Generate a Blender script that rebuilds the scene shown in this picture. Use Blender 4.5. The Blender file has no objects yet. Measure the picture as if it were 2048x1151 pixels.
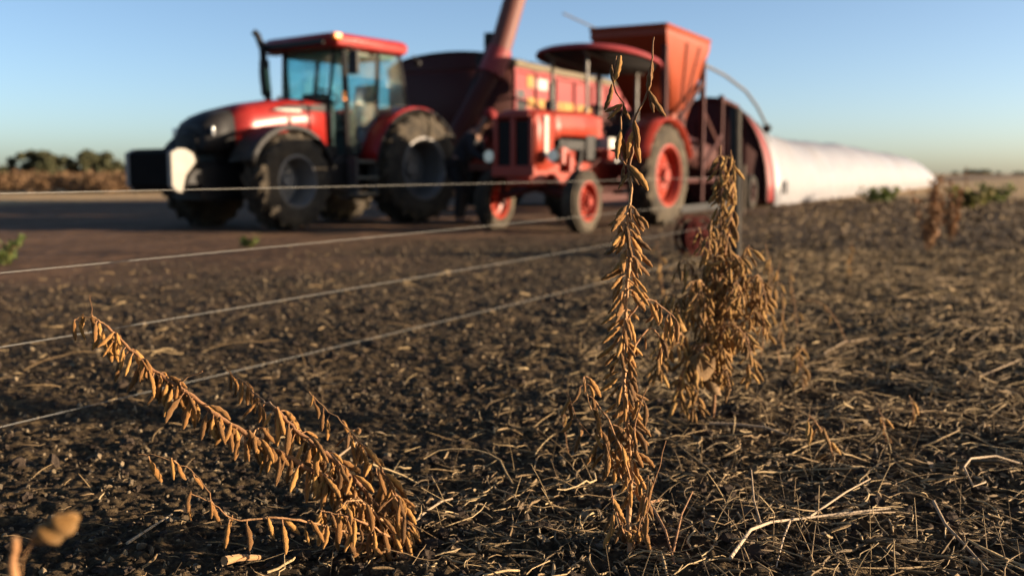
import bpy, bmesh, math, random
import numpy as np
from mathutils import Vector, Matrix, Quaternion

random.seed(11)
RNG = np.random.default_rng(11)
PI = math.pi
R = math.radians
SC = bpy.context.scene
COL = SC.collection

# ------------------------------------------------------------------ camera, sky, sun, exposure
CAM_H = 0.78
F_PX = 1991.0                      # 35 mm lens on a 36 mm sensor, in photo pixels
PITCH = R(6.55)
SUN_EL, SUN_AZ = R(7.0), R(5.0)     # low in the right, a touch on the camera's side
cd = bpy.data.cameras.new('camera')
cam = bpy.data.objects.new('camera', cd); COL.objects.link(cam)
cam.location = (0, 0, CAM_H); cam.rotation_euler = (PI / 2 - PITCH, 0, 0)
cd.lens = 35; cd.sensor_width = 36; cd.clip_start = 0.02; cd.clip_end = 9000
cd.dof.use_dof = True; cd.dof.focus_distance = 2.02; cd.dof.aperture_fstop = 2.4
cd.dof.aperture_blades = 9
SC.camera = cam

W = bpy.data.worlds.new('World'); SC.world = W; W.use_nodes = True
wn = W.node_tree.nodes; wl = W.node_tree.links
bg = wn['Background']
sky = wn.new('ShaderNodeTexSky'); sky.sky_type = 'NISHITA'
sky.sun_disc = False; sky.sun_elevation = SUN_EL; sky.sun_rotation = R(90) + SUN_AZ
sky.air_density = 0.55; sky.dust_density = 1.1; sky.ozone_density = 1.30
wl.new(sky.outputs[0], bg.inputs[0]); bg.inputs[1].default_value = 0.073

sd = bpy.data.lights.new('sun', 'SUN'); sun = bpy.data.objects.new('sun', sd); COL.objects.link(sun)
sd.energy = 5.0; sd.angle = R(0.5); sd.color = (1.0, 0.79, 0.56)
S = Vector((math.cos(SUN_EL) * math.cos(SUN_AZ), -math.cos(SUN_EL) * math.sin(SUN_AZ), math.sin(SUN_EL)))
sun.rotation_euler = S.to_track_quat('Z', 'Y').to_euler()
sun.location = (30, -4, 20)

SC.view_settings.view_transform = 'Standard'; SC.view_settings.look = 'None'
SC.view_settings.exposure = 1.9; SC.view_settings.gamma = 1.0
SC.view_settings.use_curve_mapping = False
SC.render.engine = 'CYCLES'
SC.cycles.max_bounces = 6; SC.cycles.transparent_max_bounces = 12
SC.cycles.use_denoising = True


# ------------------------------------------------------------------ pixel helpers (photo pixels -> points in the place)
def un(px, py, d):
    """Point seen at photo pixel (px, py) at forward distance d."""
    x = (px - 1024) / F_PX; u = (575.5 - py) / F_PX
    Y = math.cos(PITCH) + math.sin(PITCH) * u
    Z = -math.sin(PITCH) + math.cos(PITCH) * u
    k = d / Y
    return Vector((x * k, d, CAM_H + Z * k))


def gp(px, py):
    """Point of the ground seen at a photo pixel."""
    x = (px - 1024) / F_PX; u = (575.5 - py) / F_PX
    Y = math.cos(PITCH) + math.sin(PITCH) * u
    Z = -math.sin(PITCH) + math.cos(PITCH) * u
    k = -CAM_H / Z
    p = Vector((x * k, Y * k, 0))
    p.z = float(height(np.array([p.x]), np.array([p.y]))[0])
    return p


# ------------------------------------------------------------------ noise and the lie of the land
def _hash(ix, iy, seed):
    h = (ix.astype(np.int64) * 374761393 + iy.astype(np.int64) * 668265263 + seed * 1442695041) & 0x7fffffff
    h = ((h ^ (h >> 13)) * 1274126177) & 0x7fffffff
    return ((h ^ (h >> 16)) & 0xffff) / 32767.5 - 1.0


def vn(x, y, seed=0):
    xi = np.floor(x); yi = np.floor(y); fx = x - xi; fy = y - yi
    fx = fx * fx * fx * (fx * (fx * 6 - 15) + 10); fy = fy * fy * fy * (fy * (fy * 6 - 15) + 10)
    a = _hash(xi, yi, seed); b = _hash(xi + 1, yi, seed); c = _hash(xi, yi + 1, seed); d = _hash(xi + 1, yi + 1, seed)
    return (a + (b - a) * fx) * (1 - fy) + (c + (d - c) * fx) * fy


def fbm(x, y, o, seed=0):
    s = 0; a = 1.0; t = 0
    for i in range(o):
        s = s + a * vn(x * 2 ** i + i * 17.3, y * 2 ** i - i * 9.1, seed + i); t += a; a *= 0.5
    return s / t


def sstep(a, b, x):
    t = np.clip((x - a) / (b - a), 0, 1); return t * t * (3 - 2 * t)


def side(x, y):          # signed distance across the fence direction, growing into the harvested field on the right
    return x * 0.874 - y * 0.486


def roughness(x, y):     # 1 = harvested field with clods, 0 = packed track
    return sstep(-7.6, -4.0, side(x, y) + 1.5 * fbm(x * 0.7, y * 0.7, 3, 40))


def height(x, y):
    d = np.hypot(x, y)
    rf = roughness(x, y)
    h = 0.022 * fbm(x * 0.8, y * 0.8, 2, 1) * np.clip(1 - d / 60, 0, 1)
    c1 = fbm(x * 5.0, y * 5.0, 3, 5)
    c2 = vn(x * 17, y * 17, 9); c3 = vn(x * 41 + 3 * c2, y * 41, 12); c4 = vn(x * 88, y * 88, 15); c5 = vn(x * 190 + c4, y * 190, 16)
    rt = 0.45 + 0.55 * sstep(-2.4, 0.4, side(x, y) + 0.2 * y)
    lump = np.maximum(0, vn(x * 1.9 + 3, y * 2.6, 18)) * sstep(-0.8, 1.2, side(x, y) + 0.2 * y)
    clod = 0.045 * lump + rt * (0.026 * c1 + 0.014 * (np.abs(c2) ** 0.8 - 0.35)) + 0.011 * np.abs(c3) + 0.0055 * c4 + 0.0022 * c5
    u = x * 0.486 + y * 0.874
    s = side(x, y)
    track = 0.013 * fbm(x * 2.4, y * 3.4, 3, 21) + 0.006 * np.abs(c2) + 0.004 * c3 + 0.002 * c4 \
        + 0.010 * np.sin(s * 5.2 + 0.6 * np.sin(u * 0.4)) * (0.5 + 0.5 * vn(u * 0.3, s * 0.5, 33))
    fade = np.clip(1 - d / 45, 0, 1)
    h = h + (rf * clod * (0.45 + 0.55 * np.clip(6 / np.maximum(d, 1), 0, 1)) + (1 - rf) * track) * fade
    return h


def hz(x, y):
    return float(height(np.array([float(x)]), np.array([float(y)]))[0])


# ------------------------------------------------------------------ materials
def nt(m):
    m.use_nodes = True
    n = m.node_tree.nodes; l = m.node_tree.links
    return n, l, n['Principled BSDF']


def mat(name, col, rough=0.5, metal=0.0, dust=0.0, dustcol=(0.12, 0.09, 0.06), scale=6.0, spec=0.25, bump=0.0, vary=0.12):
    col = tuple(0.8 * c for c in col); dustcol = tuple(0.8 * c for c in dustcol)
    m = bpy.data.materials.new(name); n, l, b = nt(m)
    b.inputs['Roughness'].default_value = rough; b.inputs['Metallic'].default_value = metal
    b.inputs['Specular IOR Level'].default_value = spec
    tc = n.new('ShaderNodeTexCoord')
    no = n.new('ShaderNodeTexNoise'); no.inputs['Scale'].default_value = scale; no.inputs['Detail'].default_value = 6
    no.inputs['Roughness'].default_value = 0.65
    l.new(tc.outputs['Object'], no.inputs['Vector'])
    mv = n.new('ShaderNodeMix'); mv.data_type = 'RGBA'
    mv.inputs['A'].default_value = (*[c * (1 - vary) for c in col], 1); mv.inputs['B'].default_value = (*[min(1, c * (1 + vary)) for c in col], 1)
    l.new(no.outputs['Fac'], mv.inputs['Factor'])
    out = mv.outputs['Result']
    if dust > 0:
        n2 = n.new('ShaderNodeTexNoise'); n2.inputs['Scale'].default_value = scale * 0.45; n2.inputs['Detail'].default_value = 8
        n2.inputs['Roughness'].default_value = 0.7
        l.new(tc.outputs['Object'], n2.inputs['Vector'])
        rp = n.new('ShaderNodeValToRGB'); rp.color_ramp.elements[0].position = 0.38; rp.color_ramp.elements[1].position = 0.72
        rp.color_ramp.elements[0].color = (dust * 0.25,) * 3 + (1,); rp.color_ramp.elements[1].color = (min(1, dust * 1.6),) * 3 + (1,)
        l.new(n2.outputs['Fac'], rp.inputs['Fac'])
        md = n.new('ShaderNodeMix'); md.data_type = 'RGBA'; md.inputs['B'].default_value = (*dustcol, 1)
        l.new(rp.outputs['Color'], md.inputs['Factor']); l.new(out, md.inputs['A']); out = md.outputs['Result']
        mr = n.new('ShaderNodeMath'); mr.operation = 'MULTIPLY_ADD'
        l.new(rp.outputs['Color'], mr.inputs[0]); mr.inputs[1].default_value = 0.5; mr.inputs[2].default_value = rough; mr.use_clamp = True
        l.new(mr.outputs[0], b.inputs['Roughness'])
    l.new(out, b.inputs['Base Color'])
    if bump > 0:
        bp = n.new('ShaderNodeBump'); bp.inputs['Strength'].default_value = bump; bp.inputs['Distance'].default_value = 0.01
        l.new(no.outputs['Fac'], bp.inputs['Height']); l.new(bp.outputs[0], b.inputs['Normal'])
    return m


def glass(name, tint, gloss=0.07):
    m = bpy.data.materials.new(name); n, l, b = nt(m); n.remove(b)
    t = n.new('ShaderNodeBsdfTransparent'); t.inputs[0].default_value = (*tint, 1)
    g = n.new('ShaderNodeBsdfGlossy'); g.inputs['Roughness'].default_value = 0.004; g.inputs[0].default_value = (0.9, 0.9, 0.9, 1)
    d = n.new('ShaderNodeBsdfDiffuse'); d.inputs[0].default_value = (0.42, 0.36, 0.27, 1)
    no = n.new('ShaderNodeTexNoise'); no.inputs['Scale'].default_value = 2.2; no.inputs['Detail'].default_value = 5
    rp = n.new('ShaderNodeMapRange'); rp.inputs['From Min'].default_value = 0.35; rp.inputs['From Max'].default_value = 0.8
    rp.inputs['To Min'].default_value = 0.02; rp.inputs['To Max'].default_value = 0.20
    l.new(no.outputs['Fac'], rp.inputs['Value'])
    mx = n.new('ShaderNodeMixShader'); mx.inputs[0].default_value = gloss
    l.new(t.outputs[0], mx.inputs[1]); l.new(g.outputs[0], mx.inputs[2])
    m2 = n.new('ShaderNodeMixShader'); l.new(rp.outputs[0], m2.inputs[0]); l.new(mx.outputs[0], m2.inputs[1]); l.new(d.outputs[0], m2.inputs[2])
    l.new(m2.outputs[0], n['Material Output'].inputs[0])
    return m


def dry_mat(name, c0, c1, c2, scale=60, rough=0.75, transl=0.0, obj_random=True, attr=None):
    """Dry plant matter: colour varies from piece to piece and along the piece."""
    m = bpy.data.materials.new(name); n, l, b = nt(m)
    b.inputs['Roughness'].default_value = rough; b.inputs['Specular IOR Level'].default_value = 0.25
    b.inputs['Sheen Weight'].default_value = 0.25; b.inputs['Sheen Roughness'].default_value = 0.5
    b.inputs['Sheen Tint'].default_value = (1, 0.75, 0.45, 1)
    c0, c1, c2 = [tuple(0.52 * x for x in c) for c in (c0, c1, c2)]
    rp = n.new('ShaderNodeValToRGB'); e = rp.color_ramp.elements
    e[0].position = 0.0; e[0].color = (*c0, 1); e[1].position = 1.0; e[1].color = (*c2, 1)
    k = e.new(0.5); k.color = (*c1, 1)
    tc = n.new('ShaderNodeTexCoord')
    no = n.new('ShaderNodeTexNoise'); no.inputs['Scale'].default_value = scale; no.inputs['Detail'].default_value = 4
    l.new(tc.outputs['Object'], no.inputs['Vector'])
    if attr:
        at = n.new('ShaderNodeAttribute'); at.attribute_name = attr; src = at.outputs['Fac']
    else:
        oi = n.new('ShaderNodeObjectInfo'); src = oi.outputs['Random']
    a = n.new('ShaderNodeMath'); a.operation = 'MULTIPLY_ADD'; a.inputs[1].default_value = 0.45
    s = n.new('ShaderNodeMath'); s.operation = 'MULTIPLY_ADD'; s.inputs[1].default_value = 0.75; s.inputs[2].default_value = -0.10
    l.new(src, s.inputs[0]); l.new(no.outputs['Fac'], a.inputs[0]); l.new(s.outputs[0], a.inputs[2]); a.use_clamp = True
    l.new(a.outputs[0], rp.inputs['Fac']); l.new(rp.outputs['Color'], b.inputs['Base Color'])
    bp = n.new('ShaderNodeBump'); bp.inputs['Strength'].default_value = 0.6; bp.inputs['Distance'].default_value = 0.003
    n2 = n.new('ShaderNodeTexNoise'); n2.inputs['Scale'].default_value = scale * 6; n2.inputs['Detail'].default_value = 3
    l.new(tc.outputs['Object'], n2.inputs['Vector']); l.new(n2.outputs['Fac'], bp.inputs['Height']); l.new(bp.outputs[0], b.inputs['Normal'])
    if transl > 0:
        t = n.new('ShaderNodeBsdfTranslucent'); l.new(rp.outputs['Color'], t.inputs[0])
        mx = n.new('ShaderNodeMixShader'); mx.inputs[0].default_value = transl
        l.new(b.outputs[0], mx.inputs[1]); l.new(t.outputs[0], mx.inputs[2]); l.new(mx.outputs[0], n['Material Output'].inputs[0])
    return m


def ground_material():
    m = bpy.data.materials.new('soil'); n, l, b = nt(m)
    b.inputs['Roughness'].default_value = 0.95; b.inputs['Specular IOR Level'].default_value = 0.12
    tc = n.new('ShaderNodeTexCoord')
    at = n.new('ShaderNodeAttribute'); at.attribute_name = 'zone'
    sp = n.new('ShaderNodeSeparateColor'); l.new(at.outputs['Color'], sp.inputs[0])

    def noise(s, det=6, ro=0.6):
        q = n.new('ShaderNodeTexNoise'); q.inputs['Scale'].default_value = s; q.inputs['Detail'].default_value = det
        q.inputs['Roughness'].default_value = ro; l.new(tc.outputs['Object'], q.inputs['Vector']); return q

    def ramp(src, stops):
        r = n.new('ShaderNodeValToRGB'); e = r.color_ramp.elements
        e[0].position, e[0].color = stops[0][0], (*stops[0][1], 1); e[1].position, e[1].color = stops[-1][0], (*stops[-1][1], 1)
        for p, c in stops[1:-1]:
            k = e.new(p); k.color = (*c, 1)
        l.new(src, r.inputs['Fac']); return r

    def mix(f, a, c):
        q = n.new('ShaderNodeMix'); q.data_type = 'RGBA'; l.new(f, q.inputs['Factor']); l.new(a, q.inputs['A']); l.new(c, q.inputs['B']); return q.outputs['Result']
    nf = noise(38, 8, 0.7); nm = noise(5, 6, 0.65); nb = noise(0.35, 5)
    fieldc = ramp(nf.outputs['Fac'], [(0.30, (0.015, 0.0105, 0.007)), (0.48, (0.048, 0.033, 0.0185)), (0.62, (0.125, 0.085, 0.042)), (0.78, (0.24, 0.165, 0.082))])
    trackc = ramp(nm.outputs['Fac'], [(0.30, (0.064, 0.037, 0.021)), (0.52, (0.124, 0.071, 0.040)), (0.75, (0.200, 0.118, 0.067))])
    farc = ramp(nm.outputs['Fac'], [(0.3, (0.22, 0.145, 0.072)), (0.55, (0.38, 0.26, 0.13)), (0.8, (0.50, 0.36, 0.19))])
    vr = n.new('ShaderNodeVectorRotate'); vr.rotation_type = 'Z_AXIS'; vr.inputs['Angle'].default_value = R(-60.9); l.new(tc.outputs['Object'], vr.inputs['Vector'])
    mp = n.new('ShaderNodeMapping'); mp.inputs['Scale'].default_value = (0.22, 2.2, 1); l.new(vr.outputs[0], mp.inputs['Vector'])
    ns = n.new('ShaderNodeTexNoise'); ns.inputs['Scale'].default_value = 1.0; ns.inputs['Detail'].default_value = 7; ns.inputs['Roughness'].default_value = 0.62; l.new(mp.outputs[0], ns.inputs['Vector'])
    rs_ = ramp(ns.outputs['Fac'], [(0.36, (0.55, 0.52, 0.50)), (0.56, (1.0, 1.0, 1.0)), (0.72, (1.25, 1.2, 1.15))])
    mt = n.new('ShaderNodeMix'); mt.data_type = 'RGBA'; mt.blend_type = 'MULTIPLY'; mt.inputs['Factor'].default_value = 0.9
    l.new(trackc.outputs['Color'], mt.inputs['A']); l.new(rs_.outputs['Color'], mt.inputs['B'])
    c = mix(sp.outputs[0], mt.outputs['Result'], fieldc.outputs['Color'])
    c = mix(sp.outputs[1], c, farc.outputs['Color'])
    md = n.new('ShaderNodeMix'); md.data_type = 'RGBA'; md.blend_type = 'MULTIPLY'; md.inputs['Factor'].default_value = 0.55
    rb = ramp(nb.outputs['Fac'], [(0.3, (0.62, 0.6, 0.6)), (0.7, (1.15, 1.1, 1.05))])
    l.new(c, md.inputs['A']); l.new(rb.outputs['Color'], md.inputs['B'])
    l.new(md.outputs['Result'], b.inputs['Base Color'])
    bp = n.new('ShaderNodeBump'); bp.inputs['Strength'].default_value = 0.9; bp.inputs['Distance'].default_value = 0.014
    n3 = noise(120, 6, 0.75); l.new(n3.outputs['Fac'], bp.inputs['Height']); l.new(bp.outputs[0], b.inputs['Normal'])
    return m


M = {}
M['red'] = mat('tractor_red_paint', (0.25, 0.010, 0.009), 0.30, dust=0.10, scale=3)
M['wagon_red'] = mat('wagon_red_paint', (0.225, 0.022, 0.024), 0.5, dust=0.18, scale=2, dustcol=(0.24, 0.12, 0.10))
M['orange_red'] = mat('old_tractor_red_paint', (0.27, 0.022, 0.010), 0.38, dust=0.14, scale=4, dustcol=(0.20, 0.10, 0.06))
M['hopper'] = mat('hopper_orange_paint', (0.235, 0.034, 0.009), 0.55, dust=0.10, scale=3, dustcol=(0.22, 0.12, 0.07))
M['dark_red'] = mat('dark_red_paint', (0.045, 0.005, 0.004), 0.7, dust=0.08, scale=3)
M['black'] = mat('black_plastic', (0.005, 0.005, 0.006), 0.6, dust=0.06, scale=5)
M['iron'] = mat('cast_iron_weight', (0.035, 0.030, 0.026), 0.6, dust=0.45, scale=7, dustcol=(0.26, 0.21, 0.15))
M['plate'] = mat('sunlit_pale_weight', (0.34, 0.32, 0.28), 0.7, dust=0.22, scale=5, dustcol=(0.10, 0.08, 0.055))  # pale copy of the weight iron: sunlit side put into the colour
M['auger'] = mat('faded_auger_paint', (0.125, 0.034, 0.024), 0.55, dust=0.18, scale=2, dustcol=(0.2, 0.13, 0.1))
M['weight_iron'] = mat('black_weight_iron', (0.006, 0.006, 0.006), 0.9, spec=0.08, dust=0.05)
M['reel_red'] = mat('reel_dark_red', (0.035, 0.004, 0.003), 0.9, spec=0.08)
M['disc_grey'] = mat('dark_wheel_disc', (0.19, 0.185, 0.18), 0.6, dust=0.3, scale=8, dustcol=(0.10, 0.08, 0.055))
M['rubber'] = mat('dusty_tyre_rubber', (0.012, 0.011, 0.010), 0.85, dust=0.60, scale=9, dustcol=(0.105, 0.082, 0.055))
M['rubber_dark'] = mat('tyre_rubber', (0.012, 0.011, 0.010), 0.85, dust=0.30, scale=9, dustcol=(0.09, 0.07, 0.048))
M['rim_grey'] = mat('silver_rim_paint', (0.16, 0.16, 0.165), 0.45, metal=0.2, dust=0.35, scale=8, dustcol=(0.19, 0.15, 0.10))
M['steel'] = mat('dull_steel', (0.12, 0.115, 0.11), 0.45, metal=0.4, dust=0.3, scale=9)
M['rust'] = mat('rusty_tube', (0.07, 0.035, 0.02), 0.75, dust=0.25, scale=12)
M['beige'] = mat('beige_vinyl', (0.22, 0.20, 0.15), 0.6, scale=6)
M['tarp'] = mat('khaki_tarpaulin', (0.16, 0.13, 0.085), 0.8, dust=0.2, scale=4, bump=0.3)
M['tarp_dark'] = mat('dark_tarpaulin', (0.012, 0.012, 0.013), 0.75, scale=4, bump=0.3)
M['yellow'] = mat('yellow_sticker', (0.33, 0.17, 0.03), 0.5, dust=0.1)
M['white_sticker'] = mat('white_sticker', (0.42, 0.40, 0.36), 0.5, dust=0.1)
M['grey_sticker'] = mat('grey_panel', (0.04, 0.04, 0.045), 0.5, dust=0.2)
M['lamp_orange'] = mat('orange_lens', (0.85, 0.25, 0.02), 0.25)
M['lamp_clear'] = mat('clear_lens', (0.75, 0.74, 0.70), 0.12, metal=0.3, spec=0.8)
M['bag'] = mat('white_silage_plastic', (0.225, 0.228, 0.250), 0.42, dust=0.18, scale=0.7, dustcol=(0.19, 0.15, 0.115), bump=0.5, vary=0.03)
M['wood'] = mat('weathered_wood', (0.032, 0.027, 0.022), 0.9, scale=14, bump=0.5, vary=0.4)
M['wood_pale'] = mat('pale_weathered_wood', (0.10, 0.08, 0.06), 0.9, scale=14, bump=0.5, vary=0.35)
M['wire'] = mat('white_poly_wire', (0.22, 0.21, 0.19), 0.6, scale=3, vary=0.06)
M['insul'] = mat('black_insulator', (0.02, 0.02, 0.022), 0.4)
M['cab_glass'] = glass('tinted_cab_glass', (0.72, 0.93, 0.95))
M['bark'] = mat('bark', (0.04, 0.03, 0.022), 0.95, scale=8, bump=0.4, vary=0.3)
M['skin'] = mat('skin', (0.20, 0.105, 0.07), 0.55, scale=10, vary=0.05)
M['jacket'] = mat('dark_blue_jacket', (0.014, 0.017, 0.023), 0.85, dust=0.12, scale=8, vary=0.2)
M['trousers'] = mat('dark_trousers', (0.010, 0.010, 0.012), 0.9, dust=0.1, scale=8, vary=0.2)
M['cap'] = mat('red_cap', (0.18, 0.013, 0.013), 0.8, scale=9)
M['pod'] = dry_mat('dry_pod', (0.100, 0.042, 0.010), (0.43, 0.182, 0.036), (0.82, 0.410, 0.095), scale=45, transl=0.12)
M['pod_c'] = dry_mat('dry_pod_ochre', (0.115, 0.052, 0.013), (0.43, 0.205, 0.042), (0.75, 0.420, 0.110), scale=45, transl=0.12)
M['stem'] = dry_mat('dry_stem', (0.22, 0.095, 0.038), (0.42, 0.195, 0.075), (0.62, 0.34, 0.145), scale=30)
M['straw'] = dry_mat('straw', (0.045, 0.029, 0.014), (0.30, 0.185, 0.080), (0.78, 0.56, 0.28), scale=25, attr='tint')
M['leaf_dry'] = dry_mat('dry_leaf', (0.10, 0.055, 0.022), (0.23, 0.125, 0.05), (0.38, 0.22, 0.09), scale=30, transl=0.25)
M['litter'] = dry_mat('leaf_litter', (0.035, 0.024, 0.014), (0.16, 0.100, 0.050), (0.52, 0.36, 0.19), scale=30, attr='tint')
M['clod'] = mat('soil_clod', (0.040, 0.028, 0.020), 0.95, scale=60, spec=0.1, vary=0.5, bump=0.4)
M['crumb'] = dry_mat('soil_crumb', (0.05, 0.035, 0.020), (0.13, 0.090, 0.049), (0.40, 0.29, 0.165), scale=40, attr='tint')
M['weed'] = dry_mat('green_leaf', (0.040, 0.070, 0.015), (0.11, 0.155, 0.032), (0.24, 0.26, 0.06), scale=20, transl=0.3, attr='tint')
M['weed_yellow'] = dry_mat('yellowing_leaf', (0.08, 0.095, 0.020), (0.19, 0.18, 0.040), (0.32, 0.26, 0.07), scale=20, transl=0.3, attr='tint')
M['foliage'] = dry_mat('tree_leaves', (0.030, 0.042, 0.018), (0.072, 0.085, 0.034), (0.125, 0.125, 0.05), scale=0.5, transl=0.15, attr='tint')
M['scrub'] = dry_mat('dry_scrub_leaves', (0.07, 0.038, 0.018), (0.19, 0.098, 0.042), (0.34, 0.19, 0.08), scale=0.5, transl=0.15, attr='tint')
M['dryweed'] = dry_mat('dry_weed', (0.16, 0.068, 0.030), (0.36, 0.165, 0.065), (0.55, 0.29, 0.12), scale=30, transl=0.15, attr='tint')
M['soil'] = ground_material()


# ------------------------------------------------------------------ mesh builder
class MB:
    def __init__(s):
        s.v = []; s.f = []; s.sm = []; s.xf = None

    def add(s, vs, fs, smooth=False):
        k = len(s.v)
        s.v += [tuple(x) for x in vs]
        s.f += [tuple(k + i for i in f) for f in fs]; s.sm += [smooth] * len(fs)
        return s

    def box(s, c, d, rot=None):
        hx, hy, hz_ = d[0] / 2, d[1] / 2, d[2] / 2
        p = [Vector((x, y, z)) for x in (-hx, hx) for y in (-hy, hy) for z in (-hz_, hz_)]
        if rot is not None:
            p = [rot @ q for q in p]
        c = Vector(c)
        return s.hexa([q + c for q in p])

    def hexa(s, p):      # order: x-,x+ / y-,y+ / z-,z+
        return s.add(p, [(0, 1, 3, 2), (4, 6, 7, 5), (0, 4, 5, 1), (2, 3, 7, 6), (0, 2, 6, 4), (1, 5, 7, 3)])

    def tube(s, pts, r, n=8, cap=True, flat=1.0):
        pts = [Vector(p) for p in pts]; m = len(pts)
        rs = r if isinstance(r, (list, tuple)) else [r] * m
        vs = []; up = None
        for i, p in enumerate(pts):
            t = (pts[min(i + 1, m - 1)] - pts[max(i - 1, 0)]).normalized()
            if up is None:
                up = Vector((0, 0, 1)) if abs(t.z) < 0.9 else Vector((1, 0, 0))
            a = t.cross(up).normalized(); b = a.cross(t).normalized(); up = b
            for k in range(n):
                an = 2 * PI * k / n
                vs.append(p + a * (rs[i] * math.cos(an)) + b * (rs[i] * flat * math.sin(an)))
        fs = [(i * n + k, i * n + (k + 1) % n, (i + 1) * n + (k + 1) % n, (i + 1) * n + k) for i in range(m - 1) for k in range(n)]
        s.add(vs, fs, True)
        if cap:
            k0 = len(s.v) - len(vs)
            s.f.append(tuple(k0 + k for k in reversed(range(n)))); s.sm.append(False)
            s.f.append(tuple(k0 + (m - 1) * n + k for k in range(n))); s.sm.append(False)
        return s

    def lathe(s, prof, n=32, axis='Y', c=(0, 0, 0), smooth=True):
        c = Vector(c); vs = []
        for (r, h) in prof:
            for k in range(n):
                a = 2 * PI * k / n
                q = (r * math.cos(a), h, r * math.sin(a)) if axis == 'Y' else (r * math.cos(a), r * math.sin(a), h) if axis == 'Z' else (h, r * math.cos(a), r * math.sin(a))
                vs.append(c + Vector(q))
        m = len(prof)
        fs = [(i * n + k, i * n + (k + 1) % n, (i + 1) * n + (k + 1) % n, (i + 1) * n + k) for i in range(m - 1) for k in range(n)]
        return s.add(vs, fs, smooth)

    def prism(s, poly, y0, y1):       # polygon in (x, z), extruded along y
        n = len(poly)
        vs = [(x, y0, z) for x, z in poly] + [(x, y1, z) for x, z in poly]
        fs = [tuple(range(n)), tuple(reversed(range(n, 2 * n)))] + [(i, i + n, (i + 1) % n + n, (i + 1) % n) for i in range(n)]
        return s.add(vs, fs)

    def sheet(s, rows, smooth=True, close=False):   # rows of points -> quads
        n = len(rows[0]); vs = [p for r in rows for p in r]
        fs = []
        for i in range(len(rows) - 1):
            for k in range(n - (0 if close else 1)):
                fs.append((i * n + k, i * n + (k + 1) % n, (i + 1) * n + (k + 1) % n, (i + 1) * n + k))
        return s.add(vs, fs, smooth)

    def build(s, name, m, parent=None, bevel=0.0, solid=0.0, loc=None, sharp=40):
        me = bpy.data.meshes.new(name); me.from_pydata(s.v, [], s.f); me.update()
        me.polygons.foreach_set('use_smooth', s.sm)
        bm = bmesh.new(); bm.from_mesh(me); bmesh.ops.recalc_face_normals(bm, faces=bm.faces); bm.to_mesh(me); bm.free()
        me.set_sharp_from_angle(angle=R(sharp))
        me.materials.append(m)
        o = bpy.data.objects.new(name, me); COL.objects.link(o)
        if parent:
            o.parent = parent
        if loc is not None:
            o.location = loc
        if solid:
            q = o.modifiers.new('solid', 'SOLIDIFY'); q.thickness = solid; q.offset = 0
        if bevel:
            q = o.modifiers.new('bevel', 'BEVEL'); q.width = bevel; q.segments = 2; q.limit_method = 'ANGLE'; q.angle_limit = R(35)
        return o


def tag(o, label=None, cat=None, group=None, kind=None):
    if label: o['label'] = label
    if cat: o['category'] = cat
    if group: o['group'] = group
    if kind: o['kind'] = kind
    return o


def empty(name, loc, rz=0.0, label=None, cat=None, group=None):
    o = bpy.data.objects.new(name, None); COL.objects.link(o)
    o.empty_display_size = 0.2; o.location = loc; o.rotation_euler = (0, 0, rz)
    return tag(o, label, cat, group)


def copy_tree(o, parent=None):
    c = o.copy(); COL.objects.link(c); c.parent = parent
    for ch in [x for x in bpy.data.objects if x.parent is o]:
        copy_tree(ch, c)
    return c


def np_mesh(name, V, quads, m, smooth=False, tint=None, kind=None, tris=None):
    me = bpy.data.meshes.new(name)
    V = np.ascontiguousarray(V, dtype=np.float32).reshape(-1, 3)
    me.vertices.add(len(V)); me.vertices.foreach_set('co', V.ravel())
    F = quads if quads is not None else tris
    F = np.ascontiguousarray(F, dtype=np.int32); k = F.shape[1]
    me.loops.add(F.size); me.loops.foreach_set('vertex_index', F.ravel())
    me.polygons.add(len(F))
    me.polygons.foreach_set('loop_start', np.arange(0, F.size, k, dtype=np.int32))
    me.polygons.foreach_set('use_smooth', np.full(len(F), smooth, dtype=bool))
    if tint is not None:
        tint = np.asarray(tint, dtype=np.float32)
        a = me.attributes.new('tint', 'FLOAT', 'POINT'); a.data.foreach_set('value', np.ascontiguousarray(tint).ravel())
    me.update(calc_edges=True); me.validate()
    me.materials.append(m)
    o = bpy.data.objects.new(name, me); COL.objects.link(o)
    if kind: o['kind'] = kind
    return o


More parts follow.
